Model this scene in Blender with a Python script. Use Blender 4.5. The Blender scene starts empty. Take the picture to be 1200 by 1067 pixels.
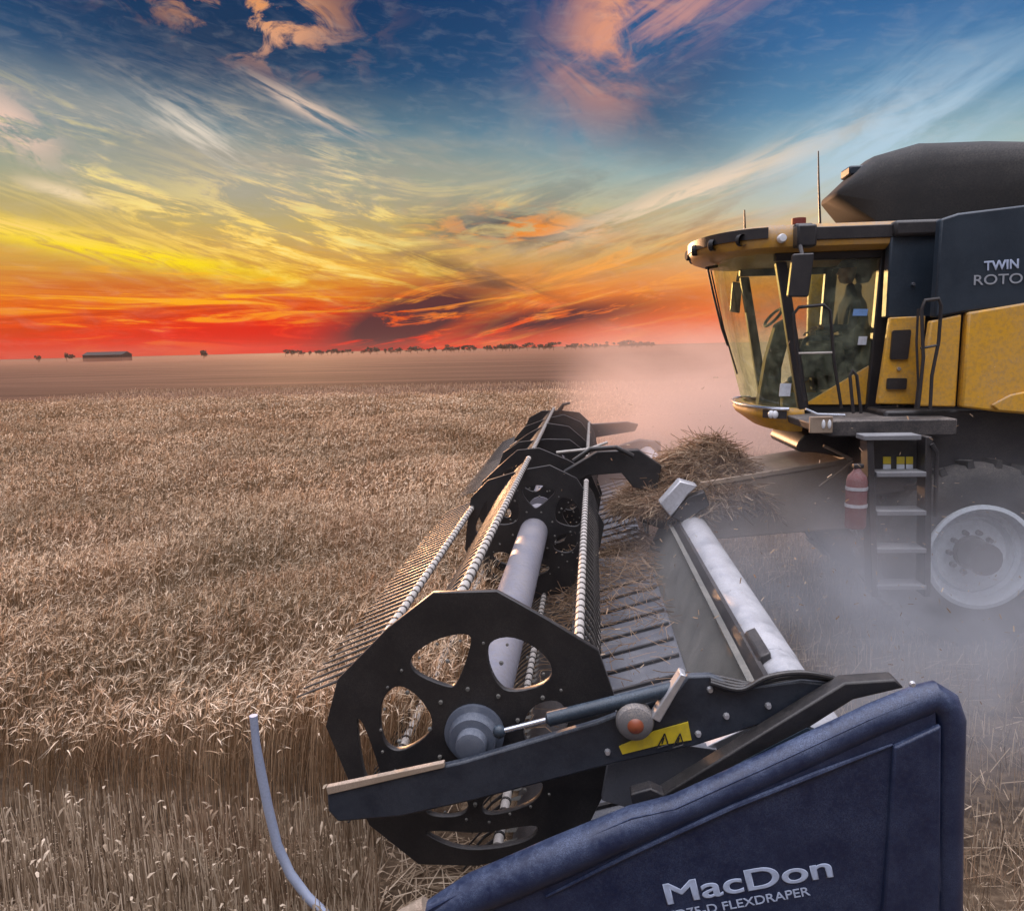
import bpy, bmesh, math, random
import numpy as np
from mathutils import Vector, Matrix
random.seed(7); RNG = np.random.default_rng(7)
S = bpy.context.scene
COL = S.collection
R = math.radians

# ------------------------------------------------------------------ camera
F, W0, H0 = 900.0, 1200.0, 1067.0          # focal length in pixels of the photograph
CAM_Z = 3.1
YAW, PITCH, ROLL = R(5.08), R(8.0), R(1.32)
fw = Vector((-math.sin(YAW)*math.cos(PITCH), math.cos(YAW)*math.cos(PITCH), -math.sin(PITCH)))
r0 = Vector((math.cos(YAW), math.sin(YAW), 0)); u0 = r0.cross(fw)
rt = r0*math.cos(ROLL) - u0*math.sin(ROLL); up = u0*math.cos(ROLL) + r0*math.sin(ROLL)
cd = bpy.data.cameras.new('camera'); cam = bpy.data.objects.new('camera', cd); COL.objects.link(cam)
cd.sensor_fit = 'HORIZONTAL'; cd.sensor_width = 36; cd.lens = F*36/W0; cd.clip_start = 0.05; cd.clip_end = 20000
M3 = Matrix((rt, up, -fw)).transposed(); cam.matrix_world = Matrix.Translation((0, 0, CAM_Z)) @ M3.to_4x4()
S.camera = cam
def ray(u, v): return (fw + rt*((u-W0/2)/F) + up*((H0/2-v)/F))
def at(u, v, Y):
    """world point on the vertical plane at distance Y"""
    d = ray(u, v); return Vector((0, 0, CAM_Z)) + d*(Y/d.y)
def ae(u, v):
    d = ray(u, v).normalized(); return math.degrees(math.atan2(d.x, d.y)), math.degrees(math.asin(d.z))
def xz(u, v, Y): p = at(u, v, Y); return (p.x, p.z)

# ------------------------------------------------------------------ render settings
S.render.engine = 'CYCLES'
S.view_settings.view_transform = 'Standard'; S.view_settings.look = 'None'
S.view_settings.exposure = 0.0; S.view_settings.gamma = 1.0
cy = S.cycles
cy.use_denoising = True
cy.max_bounces = 6; cy.diffuse_bounces = 3; cy.glossy_bounces = 3; cy.transmission_bounces = 4
cy.transparent_max_bounces = 10; cy.volume_bounces = 1; cy.volume_step_rate = 1.0; cy.volume_max_steps = 256
cy.sample_clamp_indirect = 6

def lin(c):
    c = c/255.0
    return c/12.92 if c <= 0.04045 else ((c+0.055)/1.055)**2.4
def rgb(r, g, b, k=1.0): return (lin(r)*k, lin(g)*k, lin(b)*k, 1.0)

# ------------------------------------------------------------------ node helpers
class NT:
    def __init__(s, tree): s.t = tree; s.N = tree.nodes; s.L = tree.links
    def put(s, sock, v):
        if v is None: return
        if isinstance(v, bpy.types.NodeSocket): s.L.new(v, sock)
        else:
            try: sock.default_value = v
            except Exception: sock.default_value = tuple(v)[:len(sock.default_value)]
    def m(s, op, a, b=None, c=None, clamp=False):
        n = s.N.new('ShaderNodeMath'); n.operation = op; n.use_clamp = clamp
        for i, v in enumerate((a, b, c)):
            if v is not None: s.put(n.inputs[i], v)
        return n.outputs[0]
    def add(s, a, b): return s.m('ADD', a, b)
    def sub(s, a, b): return s.m('SUBTRACT', a, b)
    def mul(s, a, b): return s.m('MULTIPLY', a, b)
    def vm(s, op, a, b=None):
        n = s.N.new('ShaderNodeVectorMath'); n.operation = op
        s.put(n.inputs[0], a)
        if b is not None: s.put(n.inputs[1], b)
        return n.outputs['Value'] if op in ('DOT_PRODUCT', 'LENGTH') else n.outputs[0]
    def xyz(s, x, y, z):
        n = s.N.new('ShaderNodeCombineXYZ')
        for i, v in enumerate((x, y, z)): s.put(n.inputs[i], v)
        return n.outputs[0]
    def sep(s, v):
        n = s.N.new('ShaderNodeSeparateXYZ'); s.put(n.inputs[0], v); return n.outputs
    def noise(s, vec, scale=1, detail=4, rough=.5, dist=0.0):
        n = s.N.new('ShaderNodeTexNoise'); s.put(n.inputs['Vector'], vec)
        n.inputs['Scale'].default_value = scale; n.inputs['Detail'].default_value = detail
        n.inputs['Roughness'].default_value = rough; n.inputs['Distortion'].default_value = dist
        return n.outputs[0]
    def ss(s, v, a, b):
        n = s.N.new('ShaderNodeMapRange'); n.interpolation_type = 'SMOOTHSTEP'
        s.put(n.inputs[0], v); n.inputs[1].default_value = a; n.inputs[2].default_value = b
        n.inputs[3].default_value = 0; n.inputs[4].default_value = 1
        return n.outputs[0]
    def mix(s, f, a, b):
        n = s.N.new('ShaderNodeMix'); n.data_type = 'RGBA'
        s.put(n.inputs[0], f); s.put(n.inputs[6], a); s.put(n.inputs[7], b); return n.outputs[2]
    def addc(s, a, b, f=1.0):
        n = s.N.new('ShaderNodeMix'); n.data_type = 'RGBA'; n.blend_type = 'ADD'
        s.put(n.inputs[0], f); s.put(n.inputs[6], a); s.put(n.inputs[7], b); return n.outputs[2]
    def ramp(s, f, stops):
        n = s.N.new('ShaderNodeValToRGB'); s.put(n.inputs[0], f)
        e = n.color_ramp.elements
        while len(e) < len(stops): e.new(0.5)
        for i, (p, c) in enumerate(stops): e[i].position = p; e[i].color = c
        return n.outputs[0]

# ------------------------------------------------------------------ sun and sky
SUN_AZ, SUN_EL = R(ae(352, 405)[0]), R(4.0)
sd = bpy.data.lights.new('sun', 'SUN'); sd.energy = 3.0; sd.angle = R(0.9); sd.color = (1.0, 0.52, 0.26)
so = bpy.data.objects.new('sun', sd); COL.objects.link(so)
sdir = Vector((math.sin(SUN_AZ)*math.cos(SUN_EL), math.cos(SUN_AZ)*math.cos(SUN_EL), math.sin(SUN_EL)))
so.rotation_euler = sdir.to_track_quat('Z', 'Y').to_euler(); so.location = (-20, 60, 12)

world = bpy.data.worlds.new('World'); S.world = world; world.use_nodes = True
w = NT(world.node_tree); w.N.clear()
tc = w.N.new('ShaderNodeTexCoord')
D = w.vm('NORMALIZE', tc.outputs['Generated'])
dx, dy, dz = w.sep(D)
AZ = w.mul(w.m('ARCTAN2', dx, dy), 180/math.pi)
EL = w.mul(w.m('ARCSINE', dz), 180/math.pi)
def gauss(u, v, su, sv, rot=0.0):
    """soft blob of sky centred on a direction; su, sv in degrees, rot in degrees (positive climbs to the right)"""
    a0, e0 = ae(u, v); c, s_ = math.cos(R(rot)), math.sin(R(rot))
    da, de = w.sub(AZ, a0), w.sub(EL, e0)
    p = w.mul(w.add(w.mul(da, c), w.mul(de, s_)), 1/su); q = w.mul(w.sub(w.mul(de, c), w.mul(da, s_)), 1/sv)
    return w.m('EXPONENT', w.mul(w.add(w.mul(p, p), w.mul(q, q)), -1.0))
def wisps(rot, sa, se, seed, detail=6, dist=.6, rough=.6):
    c, s_ = math.cos(R(rot)), math.sin(R(rot))
    p = w.mul(w.add(w.mul(AZ, c), w.mul(EL, s_)), sa); q = w.mul(w.sub(w.mul(EL, c), w.mul(AZ, s_)), se)
    return w.noise(w.xyz(p, q, seed), 1.0, detail, rough, dist)
elr = w.mul(w.add(EL, 2.0), 1/32.0)                       # -2..30 degrees -> 0..1
def E(v): return (ae(600, v)[1] + 2)/32.0
leftg = w.ramp(elr, [(0, rgb(205, 70, 40)), (E(405), rgb(214, 44, 24)), (E(385), rgb(226, 66, 20)), (E(350), rgb(228, 112, 28)),
    (E(310), rgb(212, 156, 70)), (E(265), rgb(198, 172, 104)), (E(215), rgb(160, 164, 140)), (E(160), rgb(108, 138, 150)),
    (E(90), rgb(40, 84, 124)), (E(0), rgb(24, 58, 102)), (1, rgb(40, 80, 130))])
rightg = w.ramp(elr, [(0, rgb(220, 150, 125)), (E(405), rgb(226, 128, 100)), (E(380), rgb(236, 104, 50)), (E(345), rgb(238, 138, 66)),
    (E(300), rgb(222, 180, 120)), (E(255), rgb(196, 190, 158)), (E(210), rgb(158, 184, 186)), (E(150), rgb(96, 142, 176)),
    (E(80), rgb(62, 112, 162)), (E(0), rgb(42, 88, 142)), (1, rgb(60, 108, 165))])
sky = w.mix(w.ss(AZ, ae(420, 300)[0], ae(900, 300)[0]), leftg, rightg)
# red core of the sunset
sky = w.mix(w.mul(gauss(340, 412, 13, 2.6), 1.0), sky, rgb(246, 40, 18))
sky = w.mix(w.mul(gauss(345, 405, 5, 1.3), .7), sky, rgb(255, 58, 20))
# dark blue patches high up
sky = w.mix(w.mul(gauss(270, 40, 11, 4.5), .75), sky, rgb(22, 48, 80))
sky = w.mix(w.mul(gauss(560, 30, 6, 5), .55), sky, rgb(28, 64, 106))
sky = w.mix(w.mul(gauss(800, 90, 6.0, 3.6, 8), .62), sky, rgb(38, 66, 104))
sky = w.mix(w.mul(gauss(745, 130, 8, 2.2, -30), .5), sky, rgb(52, 78, 110))
# grey-cream veil on the left
v1 = w.ss(wisps(-12, .07, .20, 3.1, 4), .40, .70)
sky = w.mix(w.mul(w.mul(v1, gauss(190, 190, 16, 4.4)), .55), sky, rgb(176, 176, 168))
sky = w.mix(w.mul(w.mul(v1, gauss(420, 200, 14, 3.6)), .7), sky, rgb(186, 172, 148))
# fan of yellow cirrus streaming from the left down to the sunset and up to the right
a0 = ae(505, 380)[0]
fan = w.sub(EL, w.mul(w.m('SQRT', w.add(w.m('POWER', w.sub(AZ, a0), 2.0), 16.0)), .27))
fn = w.noise(w.xyz(w.mul(AZ, .10), w.mul(fan, .55), 1.7), 1.0, 10, .66, 1.3)
fn2 = w.noise(w.xyz(w.mul(AZ, .22), w.mul(fan, 1.3), 5.2), 1.0, 10, .70, 1.2)
st = w.add(w.mul(fn, .65), w.mul(fn2, .35))
clump = w.ss(w.noise(w.xyz(w.mul(AZ, .075), w.mul(fan, .26), 14.4), 1.0, 4, .55, .6), .40, .56)
clump = w.m('MAXIMUM', clump, gauss(370, 250, 8, 3.6, -10))
yel = w.mul(w.mul(w.ss(st, .45, .56), clump), w.m('MAXIMUM', gauss(320, 252, 11, 4.4, -14), w.mul(gauss(520, 300, 11, 3.6, 0), .75)))
sky = w.mix(w.m('MULTIPLY', yel, 1.6, clamp=True), sky, w.ramp(elr, [(E(390), rgb(255, 150, 30)), (E(330), rgb(255, 196, 64)), (E(260), rgb(255, 214, 106)), (E(200), rgb(246, 218, 168)), (E(150), rgb(226, 206, 186))]))
cream = w.mul(w.mul(w.ss(st, .50, .60), clump), w.m('MAXIMUM', gauss(230, 220, 11, 2.8, -14), gauss(370, 265, 9, 4, -8)))
sky = w.mix(w.m('MULTIPLY', cream, 1.2, clamp=True), sky, rgb(255, 232, 140))
band = w.mul(gauss(120, 290, 10, .75, -9), w.ss(fn2, .30, .55))
sky = w.mix(w.m('MULTIPLY', band, 1.25, clamp=True), sky, rgb(255, 222, 22))
band2 = w.mul(gauss(30, 268, 7, .5, -7), w.ss(fn2, .35, .6))
sky = w.mix(w.mul(band2, .9), sky, rgb(255, 214, 120))
# orange and red streaks close to the horizon
ls = w.noise(w.xyz(w.mul(AZ, .10), w.mul(EL, 1.15), 9.3), 1.0, 8, .62, 1.2)
low = w.mul(w.ss(ls, .50, .64), gauss(260, 352, 15, 2.6))
sky = w.mix(w.mul(low, .95), sky, rgb(255, 176, 30))
lowd = w.mul(w.ss(ls, .50, .38), gauss(200, 370, 22, 2.3))
sky = w.mix(w.mul(lowd, .75), sky, rgb(196, 66, 24))
lowr = w.mul(w.ss(w.noise(w.xyz(w.mul(AZ, .09), w.mul(w.sub(EL, w.mul(AZ, .22)), .8), 2.3), 1.0, 8, .6, 1.0), .47, .62), gauss(690, 345, 11, 3.2, 12))
sky = w.mix(w.mul(lowr, .9), sky, rgb(255, 168, 74))
# purple-grey bars right of the sun
d2 = w.mul(gauss(600, 268, 6.0, 1.3, -3), w.ss(wisps(-5, .25, .75, 4.4), .40, .56))
sky = w.mix(w.m('MULTIPLY', d2, 1.2, clamp=True), sky, w.mix(w.ss(wisps(0, .3, 1.0, 8.8), .42, .58), rgb(98, 84, 74), rgb(236, 140, 48)))
d3 = w.mul(gauss(560, 325, 8, .8, -20), w.ss(wisps(-20, .15, .9, 6.1), .40, .58))
sky = w.mix(w.mul(d3, .8), sky, rgb(110, 84, 66))
veil2 = w.mul(w.mul(gauss(330, 195, 14, 3.0, -6), w.ss(wisps(-10, .10, .35, 51.0), .36, .60)), .7)
sky = w.mix(veil2, sky, rgb(168, 160, 146))
d4 = w.mul(gauss(640, 240, 9, 2.2, 10), w.ss(wisps(12, .12, .6, 2.9), .42, .60))
sky = w.mix(w.mul(d4, .55), sky, rgb(120, 128, 126))
d5 = w.mul(gauss(760, 285, 9, 1.3, 16), w.ss(wisps(16, .12, .8, 12.9), .42, .60))
sky = w.mix(w.mul(d5, .65), sky, rgb(160, 118, 84))
# pale streak rising to the right, and bright dusty air above the machine
ps = w.mul(gauss(820, 222, 10, .95, 16), w.ss(wisps(16, .14, .9, 11.0), .34, .58))
sky = w.mix(w.mul(ps, .85), sky, rgb(248, 216, 184))
bs = w.mul(gauss(1040, 160, 8, 3.2, 22), w.ss(wisps(24, .12, .4, 15.0), .30, .62))
sky = w.mix(w.mul(bs, .75), sky, rgb(186, 212, 232))
# torn sunlit clouds high up
tl = w.ss(wisps(-8, .32, .50, 21.0, 8, .8, .62), .47, .62)
sky = w.mix(w.m('MULTIPLY', w.mul(tl, gauss(308, 26, 4.2, 2.0, -8)), 1.3, clamp=True), sky, rgb(216, 158, 126))
sky = w.mix(w.mul(w.mul(tl, gauss(280, 2, 6, 1.3)), .9), sky, rgb(226, 150, 90))
tr = w.ss(wisps(-28, .18, .30, 24.0, 8, .9, .6), .40, .62)
sky = w.mix(w.m('MULTIPLY', w.mul(tr, gauss(720, 35, 3.4, 4.6, -18)), 1.1, clamp=True), sky, rgb(218, 150, 124))
sky = w.mix(w.mul(w.mul(w.ss(wisps(24, .10, .6, 26.0, 7), .42, .60), gauss(790, 15, 7, 2.0, 20)), .8), sky, rgb(206, 150, 142))
sm = w.mul(gauss(362, 128, 3.4, .55, -24), w.ss(wisps(-24, .22, 2.2, 28.0, 7, .25), .38, .60))
sky = w.mix(w.mul(sm, .9), sky, rgb(240, 208, 184))
sl = w.mul(gauss(15, 145, 2.6, 1.2, -40), w.ss(wisps(-30, .4, .8, 30.0, 9), .42, .56))
sky = w.mix(w.mul(sl, .9), sky, rgb(240, 204, 184))
s2 = w.mul(gauss(225, 152, 3.0, 1.0, -28), w.ss(wisps(-30, .22, 1.8, 31.0, 7, .25), .40, .62))
sky = w.mix(w.mul(s2, .85), sky, rgb(232, 218, 200))
s3 = w.mul(gauss(70, 224, 2.2, .45, -12), w.ss(wisps(-10, .3, 1.0, 33.0), .36, .56))
sky = w.mix(w.mul(s3, .85), sky, rgb(246, 220, 180))
# fine grain that breaks the gradients
sky = w.mix(w.mul(w.ss(wisps(-6, .5, 1.6, 40.0, 6), .45, .75), .08), sky, rgb(220, 210, 200))
sky = w.mix(w.mul(gauss(335, 414, 7.5, 2.0), .97), sky, rgb(242, 20, 8))
sky = w.mix(w.m('MULTIPLY', w.mul(gauss(300, 398, 9, 1.9, 0), w.ss(ls, .60, .42)), 1.0, clamp=True), sky, rgb(222, 34, 10))
sky = w.mix(w.mul(gauss(150, 416, 10, .9), .6), sky, rgb(206, 84, 60))
# purple-grey bars, continued
dk = w.ss(w.noise(w.xyz(w.mul(AZ, .12), w.mul(w.sub(EL, w.mul(AZ, .16)), .70), 7.7), 1.0, 9, .68, 1.4), .36, .50)
bars = w.mul(dk, w.m('MAXIMUM', gauss(480, 374, 6.4, 1.8, 15), w.mul(gauss(640, 374, 8, 1.0, 6), .75)))
sky = w.mix(w.m('MULTIPLY', bars, 1.5, clamp=True), sky, rgb(92, 52, 54))
# the sky overhead and behind the camera: pale, cool evening light
back = w.m('MAXIMUM', w.ss(dy, .45, -.35), w.ss(EL, 27, 62))
BACK = w.N.new('ShaderNodeRGB'); BACK.outputs[0].default_value = (.90, .88, .97, 1)
lift = w.add(.16, w.mul(w.ss(EL, 18, 72), 4.6))
sky = w.mix(back, sky, w.vm('MULTIPLY', BACK.outputs[0], w.xyz(lift, lift, lift)))
bg = w.N.new('ShaderNodeBackground'); bg.inputs[1].default_value = 1.0; w.put(bg.inputs[0], sky)
wo = w.N.new('ShaderNodeOutputWorld'); w.L.new(bg.outputs[0], wo.inputs[0])
world.cycles.sampling_method = 'MANUAL'; world.cycles.sample_map_resolution = 512

# ------------------------------------------------------------------ materials
def mat(name):
    m = bpy.data.materials.new(name); m.use_nodes = True; t = NT(m.node_tree); t.N.clear()
    o = t.N.new('ShaderNodeOutputMaterial'); return m, t, o
def pbsdf(t, col, rough=.5, metal=0.0, spec=.5, normal=None):
    b = t.N.new('ShaderNodeBsdfPrincipled'); t.put(b.inputs['Base Color'], col); t.put(b.inputs['Roughness'], rough)
    t.put(b.inputs['Metallic'], metal); b.inputs['Specular IOR Level'].default_value = spec
    if normal is not None: t.L.new(normal, b.inputs['Normal'])
    return b
def bump(t, h, strength=.3, dist=.01):
    b = t.N.new('ShaderNodeBump'); b.inputs['Strength'].default_value = strength; b.inputs['Distance'].default_value = dist
    t.L.new(h, b.inputs['Height']); return b.outputs[0]
DUST = (.30, .26, .23, 1)
def dusty(name, col, rough=.45, metal=0.0, dust=.5, grain=.25, dustcol=DUST, scale=3.0, spec=.5):
    """paint or metal with a film of chaff dust, thicker on what faces up, plus scuffs"""
    m, t, o = mat(name)
    g = t.N.new('ShaderNodeNewGeometry'); tcn = t.N.new('ShaderNodeTexCoord'); P = g.outputs['Position']
    nz = t.sep(g.outputs['Normal'])[2]
    n1 = t.noise(P, scale, 6, .65); n2 = t.noise(P, scale*9, 5, .6); n3 = t.noise(P, scale*45, 4, .7)
    film = t.mul(t.add(t.mul(t.ss(nz, -.35, .95), .75), .22), dust)
    film = t.m('MULTIPLY', film, t.add(t.mul(t.ss(n1, .30, .68), 1.0), t.mul(t.ss(n2, .35, .7), .6)), clamp=True)
    c0 = t.mix(t.mul(t.ss(n2, .42, .66), grain), col, tuple(x*.45 for x in col[:3])+(1,))
    c1 = t.mix(t.m('MULTIPLY', film, t.add(.1, t.mul(t.ss(n3, .34, .64), 1.25)), clamp=True), c0, dustcol)
    rr = t.m('ADD', rough, t.mul(film, .45), clamp=True)
    mt = t.mul(t.sub(1.0, film), metal) if metal else 0.0
    b = pbsdf(t, c1, rr, mt, spec, bump(t, t.add(n3, t.mul(n2, 1.5)), .16, .004))
    t.L.new(b.outputs[0], o.inputs[0]); return m
MT = {}
MT['yellow'] = dusty('yellow_paint', (.66, .34, .02, 1), .42, dust=.7, grain=.3)
MT['black'] = dusty('black_paint', (.016, .016, .020, 1), .40, dust=.16, grain=.3)
MT['reelblack'] = dusty('black_steel', (.010, .010, .012, 1), .40, dust=.22, grain=.3, dustcol=(.17, .15, .14, 1), scale=5)
MT['shield'] = dusty('blue_black_plastic', (.006, .012, .042, 1), .35, dust=.42, dustcol=(.12, .16, .27, 1), scale=5)
MT['darkbody'] = dusty('blue_grey_panel', (.012, .022, .036, 1), .38, dust=.26, dustcol=(.12, .165, .22, 1))
MT['armpaint'] = dusty('arm_paint', (.012, .017, .028, 1), .36, dust=.34, dustcol=(.15, .17, .21, 1), scale=6)
MT['tine'] = dusty('tine_plastic', (.028, .026, .026, 1), .35, dust=.3, scale=8)
MT['hubgrey'] = dusty('hub_grey', (.07, .085, .12, 1), .4, .2, dust=.5, dustcol=(.22, .24, .28, 1), scale=8)
MT['shadeyellow'] = dusty('yellow_paint_shaded', (.40, .20, .015, 1), .42, dust=.7)  # the yellow paint again, darkened to carry the roof's shade in its colour
MT['steptread'] = dusty('step_tread', (.16, .165, .18, 1), .6, .2, dust=.6, dustcol=(.30, .30, .31, 1))
MT['tank'] = dusty('tank_cover', (.008, .009, .011, 1), .75, dust=.10, scale=1.4)
MT['steel'] = dusty('galvanised_steel', (.58, .59, .63, 1), .32, .75, dust=.42, dustcol=(.38, .36, .36, 1))
MT['shaft'] = dusty('grey_tube', (.22, .22, .27, 1), .42, .25, dust=.4)
MT['bat'] = dusty('pale_steel', (.50, .47, .44, 1), .42, .3, dust=.45)
MT['belt'] = dusty('rubber_belt', (.075, .08, .10, 1), .5, dust=.55, dustcol=(.17, .17, .18, 1))
MT['sheet'] = dusty('grey_sheet', (.10, .10, .095, 1), .5, .2, dust=.6, dustcol=(.22, .205, .18, 1))
MT['feeder'] = dusty('primer_metal', (.27, .21, .155, 1), .55, .1, dust=.8, dustcol=(.50, .38, .30, 1))
MT['rim'] = dusty('pale_rim', (.50, .56, .62, 1), .5, dust=.5, dustcol=(.40, .40, .42, 1))
MT['tyre'] = dusty('tyre_rubber', (.018, .018, .02, 1), .75, dust=.25)
MT['deck'] = dusty('checker_plate', (.035, .035, .04, 1), .5, .3, dust=.6)
MT['red'] = dusty('red_paint', (.13, .028, .03, 1), .55, dust=1.0, dustcol=(.22, .15, .15, 1))
MT['rubber'] = dusty('hose_rubber', (.012, .012, .014, 1), .28, dust=.12)
MT['rod'] = dusty('divider_rod', (.34, .40, .56, 1), .35, .3, dust=.5, dustcol=(.42, .44, .50, 1), scale=9)
MT['amberless'] = dusty('grey_rubber', (.10, .10, .11, 1), .7, dust=.6)
MT['decal'] = dusty('yellow_decal', (.60, .46, .02, 1), .45, dust=.25)
MT['blue'] = dusty('blue_sticker', (.20, .38, .75, 1), .4, dust=.15)
MT['white'] = dusty('white_sticker', (.62, .66, .74, 1), .4, dust=.2)
MT['letter'] = dusty('pale_lettering', (.40, .48, .66, 1), .5, dust=.25)
MT['letterdim'] = dusty('grey_lettering', (.30, .33, .38, 1), .5, dust=.3)
MT['interior'] = dusty('cab_trim', (.010, .011, .014, 1), .7, dust=.05)
MT['cloth'] = dusty('work_shirt', (.05, .07, .13, 1), .9, dust=0)
MT['denim'] = dusty('denim', (.03, .04, .08, 1), .9, dust=0)
MT['skin'] = dusty('skin', (.32, .17, .11, 1), .6, dust=0, grain=.05)
MT['hair'] = dusty('dark_hair', (.02, .014, .01, 1), .7, dust=0)
MT['barn'] = dusty('barn_cladding', (.010, .009, .009, 1), .8, dust=.03, scale=.3)
MT['chrome'] = dusty('bright_rod', (.62, .66, .74, 1), .15, .9, dust=.15)
def lens_mat(name, col, rough=.2):
    m, t, o = mat(name); b = pbsdf(t, col, rough); b.inputs['Coat Weight'].default_value = .6
    t.L.new(b.outputs[0], o.inputs[0]); return m
MT['amber'] = lens_mat('amber_lens', (.24, .06, .025, 1), .4); MT['lamp'] = lens_mat('lamp_glass', (.72, .74, .78, 1)); MT['redlens'] = lens_mat('red_lens', (.20, .03, .02, 1), .5)
def glass_mat(name, tint, refl=.10):
    m, t, o = mat(name)
    tr = t.N.new('ShaderNodeBsdfTransparent'); tr.inputs[0].default_value = tint
    gl = t.N.new('ShaderNodeBsdfGlossy'); gl.inputs['Roughness'].default_value = .04; gl.inputs[0].default_value = (.9, .95, 1, 1)
    df = t.N.new('ShaderNodeBsdfDiffuse'); df.inputs[0].default_value = (.58, .64, .44, 1)
    fr = t.N.new('ShaderNodeFresnel'); fr.inputs[0].default_value = 1.5
    g = t.N.new('ShaderNodeNewGeometry')
    m1 = t.N.new('ShaderNodeMixShader'); t.L.new(t.m('MINIMUM', t.mul(fr.outputs[0], 1.0), refl*2.2), m1.inputs[0]); t.L.new(tr.outputs[0], m1.inputs[1]); t.L.new(gl.outputs[0], m1.inputs[2])
    m2 = t.N.new('ShaderNodeMixShader'); t.L.new(t.mul(t.ss(t.noise(g.outputs['Position'], 5, 6, .7),   .30, .8), .30), m2.inputs[0])
    t.L.new(m1.outputs[0], m2.inputs[1]); t.L.new(df.outputs[0], m2.inputs[2]); t.L.new(m2.outputs[0], o.inputs[0]); return m
MT['glass'] = glass_mat('tinted_glass', (.90, 1.0, .76, 1)); MT['doorglass'] = glass_mat('door_glass', (.78, .88, .76, 1), .12)
def crop_mat(name, stops, trans=.42, rough=.7):
    m, t, o = mat(name)
    a = t.N.new('ShaderNodeAttribute'); a.attribute_name = 'tint'
    c = t.ramp(t.sep(a.outputs['Vector'])[0], stops)
    g = t.N.new('ShaderNodeNewGeometry'); big = t.noise(g.outputs['Position'], .35, 4, .6)
    c = t.mix(t.mul(t.ss(big, .42, .66), .38), c, (.12, .095, .05, 1))
    med = t.noise(t.vm('MULTIPLY', g.outputs['Position'], (.5, 1.3, .2)), 1.0, 4, .6); c = t.mix(t.mul(t.ss(med, .45, .7), .35), c, (.36, .17, .085, 1))
    b = pbsdf(t, c, rough, 0, .3); tl_ = t.N.new('ShaderNodeBsdfTranslucent'); t.put(tl_.inputs[0], c)
    ms = t.N.new('ShaderNodeMixShader'); ms.inputs[0].default_value = trans
    t.L.new(b.outputs[0], ms.inputs[1]); t.L.new(tl_.outputs[0], ms.inputs[2]); t.L.new(ms.outputs[0], o.inputs[0]); return m
MT['wheat'] = crop_mat('ripe_wheat', [(0, (.06, .036, .018, 1)), (.35, (.22, .135, .072, 1)), (.7, (.64, .45, .29, 1)), (1, (.96, .80, .62, 1))])
MT['stubble'] = crop_mat('cut_stubble', [(0, (.10, .065, .042, 1)), (.5, (.36, .265, .18, 1)), (1, (.78, .64, .49, 1))])
MT['straw'] = crop_mat('loose_straw', [(0, (.11, .07, .04, 1)), (.5, (.34, .23, .15, 1)), (1, (.68, .53, .38, 1))])
MT['tree'] = crop_mat('distant_foliage', [(0, (.012, .014, .010, 1)), (1, (.035, .035, .02, 1))], .1)

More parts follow.
